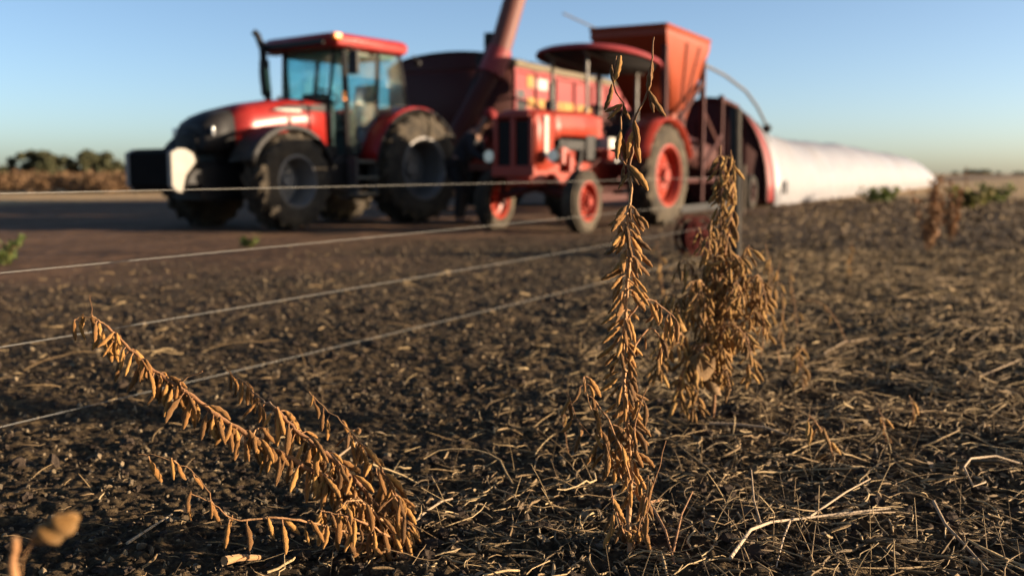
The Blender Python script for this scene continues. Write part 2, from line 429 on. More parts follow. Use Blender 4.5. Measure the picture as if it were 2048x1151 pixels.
# ------------------------------------------------------------------ the ground: one polar sheet to the horizon
def build_ground():
    rr = [0.0001, 0.15, 0.3, 0.45]
    r = 0.6
    while r < 30: rr.append(r); r *= 1.0029 if r < 5.5 else 1.0042 if r < 10 else 1.007
    while r < 4500: rr.append(r); r *= 1.045
    fine = np.arange(-34, 34.01, 0.165)
    rest = np.arange(40, 321, 5.0)
    az = np.radians(np.concatenate([fine, rest]))
    rr = np.array(rr)
    RR, AA = np.meshgrid(rr, az, indexing='ij')
    X = RR * np.sin(AA); Y = RR * np.cos(AA)
    Z = height(X, Y)
    V = np.stack([X, Y, Z], -1).reshape(-1, 3)
    n = len(az); m = len(rr)
    i = np.arange(m - 1)[:, None]; k = np.arange(n)[None, :]; k2 = (k + 1) % n
    Q = np.stack([np.broadcast_to(i * n + k, (m - 1, n)), np.broadcast_to((i + 1) * n + k, (m - 1, n)),
                  np.broadcast_to((i + 1) * n + k2, (m - 1, n)), np.broadcast_to(i * n + k2, (m - 1, n))], -1).reshape(-1, 4)
    o = np_mesh('ground', V, Q[:, ::-1], M['soil'], smooth=True, kind='structure')
    zone = np.zeros((len(V), 4), dtype=np.float32); zone[:, 3] = 1
    x = V[:, 0]; y = V[:, 1]
    zone[:, 0] = roughness(x, y)
    s = side(x, y)
    far = sstep(22, 27, -s + 2.0 * fbm(x * 0.2, y * 0.2, 3, 70))               # dry field beyond the track on the left
    far = np.maximum(far, sstep(20, 48, np.hypot(x, y)) * sstep(-15, -7, s))    # stubble in the distance on the right
    zone[:, 1] = far
    a = o.data.attributes.new('zone', 'FLOAT_COLOR', 'POINT'); a.data.foreach_set('color', zone.ravel())
    o['label'] = 'dark brown harvested soil with a packed track across it'
    return o


build_ground()


# ------------------------------------------------------------------ scattered ground cover
def sample_field(N, dmin, dmax, power=1.0, amax=33, accept=None):
    out = np.zeros((0, 2))
    while len(out) < N:
        u = RNG.random(N * 2); d = (dmin ** power + u * (dmax ** power - dmin ** power)) ** (1 / power)
        a = np.radians(RNG.uniform(-amax, amax, N * 2))
        x = d * np.tan(a); y = d
        keep = RNG.random(N * 2) < (accept(x, y) if accept else 1)
        out = np.concatenate([out, np.stack([x, y], -1)[keep]])
    return out[:N]


def litter_density(x, y):
    rf = roughness(x, y)
    right = sstep(-1.5, 0.7, side(x, y) + 0.25 * y + 0.6 * fbm(x * 1.3, y * 1.3, 2, 51))
    return np.clip(rf * (0.025 + 0.975 * right ** 1.3) * (0.35 + 0.9 * (fbm(x * 2.5, y * 2.5, 2, 60) * 0.5 + 0.5)), 0, 1)


def tubes(name, P, rad, m, tint, sides=4):
    """P: (N, K, 3) paths, rad: (N, K)."""
    N, K, _ = P.shape
    T = np.gradient(P, axis=1); T /= np.linalg.norm(T, axis=2, keepdims=True) + 1e-9
    up = np.zeros_like(T); up[..., 2] = 1
    A = np.cross(T, up); ln = np.linalg.norm(A, axis=2, keepdims=True)
    A = np.where(ln < 0.05, np.array([1.0, 0, 0]), A / (ln + 1e-9)); B = np.cross(A, T)
    an = np.arange(sides) * 2 * PI / sides
    V = P[:, :, None, :] + rad[:, :, None, None] * (A[:, :, None, :] * np.cos(an)[None, None, :, None] + B[:, :, None, :] * np.sin(an)[None, None, :, None])
    b = (np.arange(N) * K * sides)[:, None, None]; i = (np.arange(K - 1) * sides)[None, :, None]; k = np.arange(sides)[None, None, :]; k2 = (k + 1) % sides
    Q = np.stack([b + i + k, b + i + k2, b + i + sides + k2, b + i + sides + k], -1).reshape(-1, 4)
    tv = np.repeat(tint, K * sides)
    return np_mesh(name, V, Q, m, smooth=True, tint=tv, kind='stuff')


def straw_paths(xy, L, rise, curl, K=5):
    N = len(xy); th = RNG.uniform(0, 2 * PI, N)
    cv = RNG.normal(0, curl, N); t = np.linspace(-0.5, 0.5, K)
    ang = th[:, None] + cv[:, None] * t[None, :] * 2
    dx = np.cos(ang); dy = np.sin(ang)
    st = L[:, None] / (K - 1)
    x = xy[:, 0:1] + np.cumsum(dx * st, 1) - L[:, None] * 0.5 * np.cos(th)[:, None]
    y = xy[:, 1:2] + np.cumsum(dy * st, 1) - L[:, None] * 0.5 * np.sin(th)[:, None]
    g = height(x.ravel(), y.ravel()).reshape(N, K)
    base = 0.35 * g + 0.65 * g.max(1, keepdims=True)       # stiff pieces ride on the clods
    r = np.abs(RNG.normal(0, rise, N)); arch = RNG.normal(0, 0.07, N)
    z = base + (t[None, :] + 0.5) * (r * L)[:, None] + np.maximum(0, arch)[:, None] * L[:, None] * (1 - 4 * t[None, :] ** 2) + 0.002
    return np.stack([x, y, z], -1)


# fine straw and stalk pieces
N1 = 24000
xy = sample_field(N1, 1.05, 10.0, 1.35, accept=litter_density)
L = np.exp(RNG.normal(math.log(0.045), 0.55, N1)); L = np.clip(L, 0.012, 0.20)
P = straw_paths(xy, L, 0.20, 0.5)
rad = np.exp(RNG.normal(math.log(0.00125), 0.42, N1))[:, None] * np.ones((1, 5)) * (1 + 0.06 * xy[:, 1:2])
rad[:, -1] *= 0.5
tubes('straw_litter', P, rad, M['straw'], RNG.random(N1) ** 1.25)['label'] = 'loose bits of dry straw scattered over the dark soil'

# longer pale stalks lying about
N2 = 620
xy = sample_field(N2, 1.1, 9.0, 1.3, accept=litter_density)
L = RNG.uniform(0.10, 0.32, N2)
P = straw_paths(xy, L, 0.10, 0.5, K=8)
P[:, :, :2] += RNG.normal(0, 0.006, (N2, 8, 2)); P[:, :, 2] += np.abs(RNG.normal(0, 0.004, (N2, 8)))
rad = RNG.uniform(0.0010, 0.0026, N2)[:, None] * np.linspace(1, 0.55, 8)[None, :]
tubes('stalk_litter', P, rad, M['straw'], 0.25 + 0.75 * RNG.random(N2), sides=5)['label'] = 'broken bean stalks lying over the harvested field'

# short upright stubble and bristle
N3 = 2300
xy = sample_field(N3, 1.3, 22, 1.2, accept=litter_density)
L = RNG.uniform(0.03, 0.11, N3); lean = RNG.normal(0, 0.45, (N3, 2)); t = np.linspace(0, 1, 4)
g = height(xy[:, 0], xy[:, 1]) - 0.005
P = np.stack([xy[:, 0:1] + lean[:, 0:1] * L[:, None] * t ** 1.3, xy[:, 1:2] + lean[:, 1:2] * L[:, None] * t ** 1.3,
              g[:, None] + L[:, None] * t], -1)
rad = RNG.uniform(0.0007, 0.0018, N3)[:, None] * np.linspace(1, 0.5, 4)[None, :]
tubes('stubble', P, rad, M['straw'], RNG.random(N3) ** 1.2)['label'] = 'thin dry stubble standing in the harvested field'

# leaf and husk flakes
N4 = 15000
xy = sample_field(N4, 1.05, 30, 1.0, accept=lambda x, y: 0.03 * roughness(x, y) + 0.14 * sstep(6, 11, y) * sstep(-3.5, -1.0, side(x, y)) + litter_density(x, y))
th = RNG.uniform(0, 2 * PI, N4); sz = np.clip(np.exp(RNG.normal(math.log(0.008), 0.5, N4)), 0.003, 0.017) * (1 + 0.12 * xy[:, 1])
asp = RNG.uniform(0.3, 0.75, N4); tz = RNG.normal(0, 0.5, N4); tw = RNG.normal(0, 0.45, N4)
ax = np.stack([np.cos(th), np.sin(th), tz], -1); ay = np.stack([-np.sin(th), np.cos(th), tw], -1)
g = height(xy[:, 0], xy[:, 1])
C0 = np.stack([xy[:, 0], xy[:, 1], g + 0.35 * sz + 0.002], -1)
up = np.array([0, 0, 1.0])
s1 = sz[:, None]; s2 = (sz * asp)[:, None]; cu = (RNG.normal(0, 0.35, N4) * sz)[:, None]
V = np.stack([C0 - ax * s1, C0 - ay * s2 * 0.9 + up * cu, C0 + ax * s1, C0 + ay * s2 + up * cu * 0.7, C0 - up * cu * 0.5], 1)
b = (np.arange(N4) * 5)[:, None]
T = np.concatenate([b + np.array([[0, 1, 4]]), b + np.array([[1, 2, 4]]), b + np.array([[2, 3, 4]]), b + np.array([[3, 0, 4]])])
np_mesh('leaf_litter', V, None, M['litter'], smooth=False, tint=np.repeat(RNG.random(N4) ** 1.6, 5), kind='stuff', tris=T)['label'] = 'crumbled dry leaves and husks on the soil'

# clods of earth
bmi = bmesh.new(); bmesh.ops.create_icosphere(bmi, subdivisions=2, radius=1.0)
IV = np.array([v.co[:] for v in bmi.verts]); IF = np.array([[v.index for v in f.verts] for f in bmi.faces]); bmi.free()
N5 = 4600
xy = sample_field(N5, 1.0, 13, 1.1, accept=lambda x, y: 0.08 + 0.92 * roughness(x, y))
sz = np.clip(np.exp(RNG.normal(math.log(0.0075), 0.5, N5)), 0.003, 0.024) * (1 + 0.04 * xy[:, 1])
sz *= 0.45 + 0.55 * roughness(xy[:, 0], xy[:, 1])
g = height(xy[:, 0], xy[:, 1])
jit = 1 + 0.26 * RNG.normal(0, 1, (N5, 42, 1)).clip(-1.5, 1.5)
sc = RNG.uniform(0.6, 1.2, (N5, 1, 3)); sc[:, :, 2] *= 0.75
V = IV[None] * jit * sc * sz[:, None, None] + np.stack([xy[:, 0], xy[:, 1], g + 0.2 * sz], -1)[:, None, :]
T = (np.arange(N5) * 42)[:, None, None] + IF[None]
np_mesh('clod_scatter', V, None, M['clod'], smooth=False, kind='stuff', tris=T.reshape(-1, 3))['label'] = 'crumbly dark soil clods'


bmi = bmesh.new(); bmesh.ops.create_icosphere(bmi, subdivisions=1, radius=1.0)
IV = np.array([v.co[:] for v in bmi.verts]); IF = np.array([[v.index for v in f.verts] for f in bmi.faces]); bmi.free()
N6 = 24000
xy = sample_field(N6, 1.0, 11, 1.1, accept=lambda x, y: roughness(x, y) * (0.35 + 0.65 * (fbm(x * 3, y * 3, 2, 90) > -0.05)))
sz = np.clip(np.exp(RNG.normal(math.log(0.0029), 0.5, N6)), 0.0014, 0.009) * (1 + 0.06 * xy[:, 1])
g = height(xy[:, 0], xy[:, 1])
V = IV[None] * (1 + 0.3 * RNG.normal(0, 1, (N6, 12, 1)).clip(-1.5, 1.5)) * RNG.uniform(0.45, 1.4, (N6, 1, 3)) * sz[:, None, None] + np.stack([xy[:, 0], xy[:, 1], g + 0.3 * sz], -1)[:, None, :]
T = (np.arange(N6) * 12)[:, None, None] + IF[None]
np_mesh('soil_crumbs', V, None, M['crumb'], smooth=False, kind='stuff', tint=np.repeat(RNG.random(N6) ** 1.8, 12), tris=T.reshape(-1, 3))['label'] = 'fine crumbs of dry soil over the field'


# ------------------------------------------------------------------ wheels
def make_wheel(Rr, Wd, rim_r, nlug, rubber, rimm, hubm, disc_m=None, ribs=False, lug_h=0.045, dish=0.30):
    """A wheel round the origin, axle along y, outer face to +y. Returns the hub (named wheel) with tyre and rim as children."""
    h = MB()
    hw = Wd * 0.5
    yo = hw * dish
    h.lathe([(0.001, yo + 0.10), (rim_r * 0.22, yo + 0.10), (rim_r * 0.25, yo + 0.06), (rim_r * 0.27, yo)], 20)
    h.lathe([(rim_r * 0.26, yo + 0.02), (rim_r * 0.50, yo + 0.03), (rim_r * 0.62, yo - 0.03), (rim_r * 0.90, yo - 0.05), (rim_r * 0.93, yo - 0.08)], 28)
    for k in range(8):
        a = 2 * PI * k / 8
        h.lathe([(0.001, 0.04), (0.016, 0.04), (0.018, 0.0)], 6, c=(rim_r * 0.40 * math.cos(a), yo + 0.025, rim_r * 0.40 * math.sin(a)))
    w = h.build('wheel', hubm)
    r_ = MB()
    r_.lathe([(rim_r * 0.90, yo - 0.10), (rim_r * 0.90, yo + 0.0), (rim_r * 0.93, hw * 0.62), (rim_r * 1.05, hw * 0.84), (rim_r * 1.07, hw * 0.90), (rim_r * 1.0, hw * 0.92),
              (rim_r * 0.96, hw * 0.80)], 40)
    r_.lathe([(rim_r * 0.90, yo - 0.10), (rim_r * 0.92, -hw * 0.6), (rim_r * 1.06, -hw * 0.88)], 40)
    r_.build('rim', rimm, w)
    t = MB()
    Rb = Rr - lug_h
    prof = [(rim_r * 1.02, hw * 0.78), (rim_r * 1.08, hw * 0.92), (rim_r + (Rb - rim_r) * 0.45, hw * 1.0), (rim_r + (Rb - rim_r) * 0.80, hw * 0.97), (Rb - 0.015, hw * 0.82),
            (Rb, hw * 0.45), (Rb, -hw * 0.45), (Rb - 0.015, -hw * 0.82), (rim_r + (Rb - rim_r) * 0.80, -hw * 0.97), (rim_r + (Rb - rim_r) * 0.45, -hw), (rim_r * 1.08, -hw * 0.92), (rim_r * 1.02, -hw * 0.78)]
    t.lathe(prof, 56)
    if ribs:
        for yy in (-0.5, 0.0, 0.5):
            y0 = yy * hw
            t.lathe([(Rb - 0.004, y0 - hw * 0.17), (Rr, y0 - hw * 0.13), (Rr, y0 + hw * 0.13), (Rb - 0.004, y0 + hw * 0.17)], 56)
    else:
        da = 2 * PI / nlug
        for sgn in (1, -1):
            for k in range(nlug):
                a0 = k * da + (da * 0.5 if sgn < 0 else 0)
                sw = da * 0.95                      # sweep of the chevron
                wid = da * 0.17
                def P(a, y, r): return Vector((r * math.cos(a), y, r * math.sin(a)))
                A1, A2 = a0, a0 + sw
                y1, y2, y3 = sgn * hw * 0.02, sgn * hw * 0.80, sgn * hw * 0.99
                Am = a0 + sw * 0.85
                t.hexa([P(A1 - wid, y1, Rb - .02), P(A1 - wid, y1, Rr), P(Am - wid, y2, Rb - .035), P(Am - wid, y2, Rr - .006),
                        P(A1 + wid, y1, Rb - .02), P(A1 + wid, y1, Rr), P(Am + wid, y2, Rb - .035), P(Am + wid, y2, Rr - .006)])
                t.hexa([P(Am - wid, y2, Rb - .035), P(Am - wid, y2, Rr - .006), P(A2 - wid, y3, Rb - .14), P(A2 - wid, y3 * 1.02, Rb - .10),
                        P(Am + wid, y2, Rb - .035), P(Am + wid, y2, Rr - .006), P(A2 + wid, y3, Rb - .14), P(A2 + wid, y3 * 1.02, Rb - .10)])
    t.build('tyre', rubber, w)
    return w


def put_wheel(w, parent, x, y, z, rz=0.0):
    w.parent = parent; w.location = (x, y, z); w.rotation_euler = (0, 0, rz)
    return w


# ------------------------------------------------------------------ the large red tractor
def big_tractor():
    th = R(52)
    t = empty('tractor', (-2.28, 16.50, -0.01), PI + th, 'large modern red tractor with closed glass cab and black front weights', 'tractor'); t.scale = (.93, .93, .93)
    rw = make_wheel(0.93, 0.58, 0.50, 20, M['rubber'], M['rim_grey'], M['disc_grey'], lug_h=0.055, dish=-0.45)
    put_wheel(rw, t, 0, 0.98, 0.93)
    w2 = copy_tree(rw, t); w2.location = (0, -0.98, 0.93); w2.rotation_euler = (0, 0, PI)
    fw = make_wheel(0.73, 0.50, 0.37, 18, M['rubber'], M['rim_grey'], M['disc_grey'], lug_h=0.05, dish=-0.35)
    put_wheel(fw, t, 2.75, 1.00, 0.73, R(5))
    w3 = copy_tree(fw, t); w3.location = (2.75, -1.03, 0.73); w3.rotation_euler = (0, 0, PI + R(5))
    # chassis
    c = MB()
    c.box((1.55, 0, 0.92), (3.9, 0.52, 0.50)); c.box((0.0, 0, 0.95), (0.55, 1.5, 0.42)); c.box((2.75, 0, 0.66), (0.34, 1.7, 0.26)); c.box((3.35, 0, 0.70), (0.9, 0.7, 0.5))
    c.box((3.75, 0, 0.86), (0.6, 0.5, 0.34)); c.box((-0.75, 0, 0.75), (0.9, 0.5, 0.2)); c.box((1.05, 0.0, 1.05), (1.0, 1.5, 0.16))
    c.box((1.0, -0.68, 0.78), (0.9, 0.4, 0.5)); c.box((1.75, 0.48, 1.05), (0.7, 0.3, 0.5))
    c.build('chassis', M['black'], t, bevel=0.02)
    # bonnet: lofted sections along x, black nose in front
    def section(x, hw, zt, zb, sh=0.12):
        return [(x, -hw, zb), (x, -hw * 1.0, zt - 0.30), (x, -hw * 0.93, zt - sh), (x, -hw * 0.72, zt - 0.03), (x, 0, zt), (x, hw * 0.72, zt - 0.03),
                (x, hw * 0.93, zt - sh), (x, hw * 1.0, zt - 0.30), (x, hw, zb)]
    b = MB()
    b.sheet([section(1.42, 0.50, 2.05, 1.30), section(1.9, 0.50, 2.03, 1.32), section(2.4, 0.49, 1.98, 1.36), section(2.9, 0.47, 1.90, 1.30), section(3.25, 0.455, 1.81, 1.24)])
    bon = b.build('bonnet', M['red'], t, solid=0.02)
    n_ = MB()
    rows = [section(3.253, 0.452, 1.81, 1.22), section(3.5, 0.43, 1.72, 1.18), section(3.68, 0.38, 1.62, 1.16, 0.10), section(3.76, 0.30, 1.50, 1.16, 0.08)]
    n_.sheet(rows); n_.add([rows[-1][i] for i in range(9)], [tuple(range(9))])
    nose = n_.build('nose', M['black'], t, solid=0.015)
    g = MB()
    for k in range(6):
        g.box((3.785, 0, 1.20 + 0.045 * k), (0.02, 0.52, 0.016))
    g.build('grille', M['black'], nose)
    for sgn in (1, -1):
        hb = MB(); q = Matrix.Rotation(sgn * R(62), 3, 'Z')
        hb.box((3.60, sgn * 0.375, 1.46), (0.30, 0.03, 0.13), q)
        hb.build('headlight', M['lamp_clear'], t, bevel=0.02)
    st = MB()
    for sgn in (1, -1):
        st.add([(1.50, sgn * 0.513, 1.83), (2.55, sgn * 0.505, 1.83), (2.35, sgn * 0.50, 1.90), (1.50, sgn * 0.505, 1.95)], [(0, 1, 2, 3)])
    st.build('stripe', M['grey_sticker'], bon, solid=0.006)
    ss = MB()
    for sgn in (1, -1):
        ss.add([(2.05, sgn * 0.519, 1.80), (2.62, sgn * 0.508, 1.80), (2.52, sgn * 0.507, 1.845), (2.05, sgn * 0.517, 1.845)], [(0, 1, 2, 3)])
    ss.build('sticker', M['white_sticker'], bon, solid=0.006)
    eg = MB(); eg.box((2.35, 0, 1.25), (1.7, 0.62, 0.5)); eg.box((2.3, 0.33, 1.2), (0.5, 0.12, 0.3)); eg.build('engine', M['black'], t, bevel=0.03)
    # front weights: ten slabs on a carrier
    cr = MB(); cr.box((4.0, 0, 0.80), (0.35, 0.9, 0.2)); cr.build('weight_carrier', M['black'], t)
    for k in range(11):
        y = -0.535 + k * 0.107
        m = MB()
        m.prism([(4.07, 1.13), (4.18, 1.19), (4.30, 1.20), (4.43, 1.14), (4.43, 0.68), (4.36, 0.60), (4.27, 0.58), (4.20, 0.82), (4.13, 0.90), (4.03, 1.02)] if k in (0, 10) else [(3.98, 1.17), (4.30, 1.20), (4.43, 1.14), (4.43, 0.68), (4.36, 0.60), (4.14, 0.58), (4.06, 0.80), (3.98, 0.88), (3.90, 1.02)], y - 0.048, y + 0.048)  # outer pair's outline cut to the shape of the sunlit patch
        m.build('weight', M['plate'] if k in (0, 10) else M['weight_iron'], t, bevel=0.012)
    # front mudguards
    for sgn in (1, -1):
        f = MB(); rows = []
        for k in range(13):
            a = R(20 + k * 12)
            r = 0.83
            rows.append([(2.75 + r * math.cos(a), sgn * 0.66, 0.73 + r * math.sin(a)), (2.75 + r * math.cos(a), sgn * 1.16, 0.73 + r * math.sin(a)), (2.75 + (r - 0.06) * math.cos(a), sgn * 1.19, 0.73 + (r - 0.06) * math.sin(a))])
        f.sheet(rows); f.box((2.75, sgn * 0.60, 1.40), (0.05, 0.25, 0.05)); f.build('front_mudguard', M['black'], t, solid=0.015)
    # rear mudguards
    for sgn in (1, -1):
        f = MB(); rows = []
        for k in range(15):
            a = R(8 + k * 10.5); r = 1.04
            x_, z_ = r * math.cos(a), 0.93 + r * math.sin(a)
            rows.append([(x_ * 0.97, sgn * 0.56, z_), (x_, sgn * 0.62, z_ + 0.02), (x_, sgn * 1.10, z_ - 0.01), (x_ * 0.985, sgn * 1.14, z_ - 0.05)])
        f.sheet(rows)
        f.sheet([[(p[0][0], p[0][1], p[0][2]), (p[0][0] * 0.8, sgn * 0.56, 0.93 + (p[0][2] - 0.93) * 0.55)] for p in rows], smooth=False)
        fo = f.build('rear_mudguard', M['red'], t, solid=0.02)
        lip = MB(); lip.tube([(p[3][0] * 1.0, p[3][1] + sgn * 0.012, p[3][2]) for p in rows], 0.022, 6); lip.build('lip', M['black'], fo)
    # cab
    x0, x1 = 0.02, 1.52
    fb = [(1.46, 0.42), (1.30, 0.76), (0.62, 0.80), (-0.12, 0.72)]          # bottom plan of posts: x, half width (front, door front, door rear, rear)
    ft = [(1.42, 0.60), (1.32, 0.72), (0.58, 0.74), (0.02, 0.68)]
    zb = [2.02, 1.06, 1.42, 1.95]; zt = 2.83
    body = MB()
    body.hexa([(0.35, -0.74, 0.98), (0.10, -0.70, 1.93), (0.35, 0.74, 0.98), (0.10, 0.70, 1.93), (1.42, -0.74, 0.98), (1.42, -0.74, 1.10), (1.42, 0.74, 0.98), (1.42, 0.74, 1.10)])
    body.box((1.36, 0, 1.58), (0.10, 0.98, 0.92))
    body.build('cab_body', M['black'], t, bevel=0.02)
    for sgn in (1, -1):
        p = MB()
        p.tube([(fb[0][0], sgn * fb[0][1], zb[0] - 0.6), (ft[0][0], sgn * ft[0][1], zt)], 0.03, 6)
        p.tube([(fb[1][0] - 0.02, sgn * fb[1][1], 1.02), (fb[1][0] + 0.02, sgn * (fb[1][1] + 0.01), 1.7), (ft[1][0], sgn * ft[1][1], zt)], 0.05, 6)
        p.tube([(fb[2][0] + 0.1, sgn * fb[2][1], 1.35), (ft[2][0], sgn * ft[2][1], zt)], 0.042, 6)
        p.tube([(fb[3][0], sgn * fb[3][1], zb[3]), (ft[3][0], sgn * ft[3][1], zt)], 0.035, 6)
        p.tube([(fb[3][0], sgn * fb[3][1], zb[3]), (0.62, sgn * 0.80, 1.90)], 0.025, 6)
        p.build('cab_post', M['black'], t)
    def pane(pts, parent):
        m = MB(); m.add(pts, [(0, 1, 2, 3)]); return m.build('window', M['cab_glass'], parent, solid=0.008)
    pane([(1.47, -0.40, 2.03), (1.47, 0.40, 2.03), (1.435, 0.58, 2.80), (1.435, -0.58, 2.80)], t)
    for sgn in (1, -1):
        pane([(1.45, sgn * 0.44, 2.02), (1.34, sgn * 0.745, 1.72), (1.34, sgn * 0.715, 2.80), (1.425, sgn * 0.605, 2.80)], t)
        dr = MB(); dr.tube([(1.27, sgn * 0.785, 1.12), (0.80, sgn * 0.80, 1.28), (0.66, sgn * 0.805, 1.60), (0.60, sgn * 0.76, 2.76), (1.28, sgn * 0.735, 2.78), (1.27, sgn * 0.785, 1.12)], 0.018, 6)
        do = dr.build('door', M['black'], t)
        m = MB(); m.add([(1.27, sgn * 0.785, 1.12), (0.80, sgn * 0.80, 1.28), (0.66, sgn * 0.805, 1.60), (0.60, sgn * 0.76, 2.76), (1.28, sgn * 0.735, 2.78)], [(0, 1, 2, 3, 4)])
        m.build('window', M['cab_glass'], do, solid=0.008)
        hn = MB(); hn.box((0.72, sgn * 0.84, 1.62), (0.14, 0.03, 0.04)); hn.build('handle', M['black'], do)
        pane([(0.58, sgn * 0.795, 1.90), (-0.09, sgn * 0.72, 1.96), (0.02, sgn * 0.68, 2.80), (0.55, sgn * 0.74, 2.80)], t)
    pane([(-0.13, -0.70, 1.96), (-0.13, 0.70, 1.96), (0.0, 0.66, 2.80), (0.0, -0.66, 2.80)], t)
    rf = MB()
    def rrow(z, o, o2):
        return [(1.72 + o, -0.70 + o2, z), (1.60 + o, -0.90 - o, z), (0.02 - o, -0.86 - o, z), (-0.10 - o, -0.66, z), (-0.10 - o, 0.66, z), (0.02 - o, 0.86 + o, z), (1.60 + o, 0.90 + o, z), (1.72 + o, 0.70 - o2, z)]
    rr = [rrow(2.83, -0.06, 0), rrow(2.86, 0.0, 0), rrow(2.97, 0.02, 0), rrow(3.04, -0.03, 0), rrow(3.08, -0.22, 0.02)]
    rf.sheet(rr, smooth=True, close=True); rf.add(rr[0], [tuple(range(8))]); rf.add(rr[-1], [tuple(range(8))])
    roof = rf.build('roof', M['red'], t, bevel=0.015)
    vis = MB(); vis.box((1.735, 0, 2.91), (0.06, 1.45, 0.09)); vis.build('visor', M['black'], roof, bevel=0.015)
    for sgn in (1, -1):
        l_ = MB(); l_.box((1.63, sgn * 0.915, 2.985), (0.17, 0.08, 0.10)); l_.build('beacon', M['lamp_orange'], t, bevel=0.025)
        wl_ = MB(); wl_.tube([(-0.14, sgn * 0.86, 2.86), (-0.20, sgn * 0.90, 2.74)], 0.012, 6); wl_.lathe([(0.001, -0.05), (0.05, -0.04), (0.06, 0.03), (0.001, 0.035)], 14, 'X', (-0.21, sgn * 0.90, 2.72)); wl_.build('work_lamp', M['black'], t)
        mi = MB(); mi.tube([(1.40, sgn * 0.78, 2.82), (1.46, sgn * 1.02, 2.84), (1.46, sgn * 1.10, 2.78)], 0.014, 6); mi.tube([(1.46, sgn * 1.10, 2.80), (1.46, sgn * 1.10, 2.38)], 0.012, 6)
        mi.box((1.46, sgn * 1.10, 2.58), (0.06, 0.20, 0.36)); mi.build('mirror', M['black'], t, bevel=0.02)
        ind = MB(); ind.box((1.40, sgn * 0.80, 2.08), (0.06, 0.05, 0.14)); ind.build('indicator', M['lamp_orange'], t, bevel=0.01)
    # inside: seat, wheel, dash, head lining
    se = MB(); se.box((0.45, 0, 1.60), (0.50, 0.50, 0.14)); q = Matrix.Rotation(R(-12), 3, 'Y'); se.box((0.20, 0, 2.0), (0.13, 0.48, 0.75), q); se.box((0.45, 0, 1.35), (0.3, 0.3, 0.4)); se.build('seat', M['beige'], t, bevel=0.04)
    co = MB(); co.box((0.50, 0.56, 1.70), (0.8, 0.22, 0.16)); co.box((0.5, -0.5, 1.75), (0.7, 0.25, 0.3)); co.build('side_console', M['beige'], t, bevel=0.03)
    da = MB(); da.box((1.28, 0, 1.98), (0.26, 0.42, 0.34)); da.tube([(1.2, 0, 1.95), (1.05, 0, 2.12)], 0.03, 8); da.build('dashboard', M['black'], t, bevel=0.03)
    sw = MB(); cc = Vector((1.04, 0, 2.13)); q = Matrix.Rotation(R(-35), 3, 'Y')
    sw.tube([cc + q @ Vector((0.2 * math.cos(a), 0.2 * math.sin(a), 0)) for a in [2 * PI * k / 20 for k in range(21)]], 0.016, 6); sw.tube([cc + q @ Vector((-0.2, 0, 0)), cc + q @ Vector((0.2, 0, 0))], 0.012, 6)
    sw.build('steering_wheel', M['black'], t)
    hl = MB(); hl.box((0.75, 0, 2.79), (1.3, 1.3, 0.05)); hl.build('head_lining', M['beige'], t)
    # steps
    s_ = MB()
    for z, xx in ((0.52, 1.20), (0.78, 1.16), (1.04, 1.12)):
        s_.box((xx, 0.98, z), (0.46, 0.24, 0.035))
    s_.build('step', M['beige'], t, bevel=0.008)
    sf = MB(); sf.box((1.38, 0.95, 0.80), (0.04, 0.2, 0.62)); sf.box((0.94, 0.95, 0.80), (0.04, 0.2, 0.62)); sf.build('step_frame', M['steel'], t)
    tk = MB(); tk.box((1.42, 0.62, 0.86), (0.9, 0.34, 0.46)); tk.build('fuel_tank', M['black'], t, bevel=0.05)
    # exhaust
    e = MB(); e.tube([(1.72, -0.66, 1.35), (1.74, -0.67, 2.10), (1.76, -0.68, 2.15), (1.78, -0.70, 2.55)], [0.055, 0.055, 0.085, 0.085], 12); e.tube([(1.78, -0.70, 2.55), (1.79, -0.71, 2.9), (1.86, -0.76, 3.12), (1.90, -0.80, 3.16)], [0.06, 0.058, 0.055, 0.055], 12)
    e.build('exhaust_stack', M['black'], t)
    ai = MB(); ai.tube([(1.85, 0.52, 2.0), (1.85, 0.54, 2.05)], 0.03, 8); ai.build('filler_cap', M['black'], t)
    h_ = MB(); h_.box((-1.0, 0, 0.55), (0.6, 0.12, 0.08)); 
    for sgn in (1, -1):
        h_.tube([(-0.5, sgn * 0.35, 0.6), (-1.25, sgn * 0.45, 0.55)], 0.035, 8); h_.tube([(-0.45, sgn * 0.35, 1.35), (-0.95, sgn * 0.42, 0.75)], 0.03, 8)
    h_.build('hitch', M['black'], t)
    return t


big_tractor()


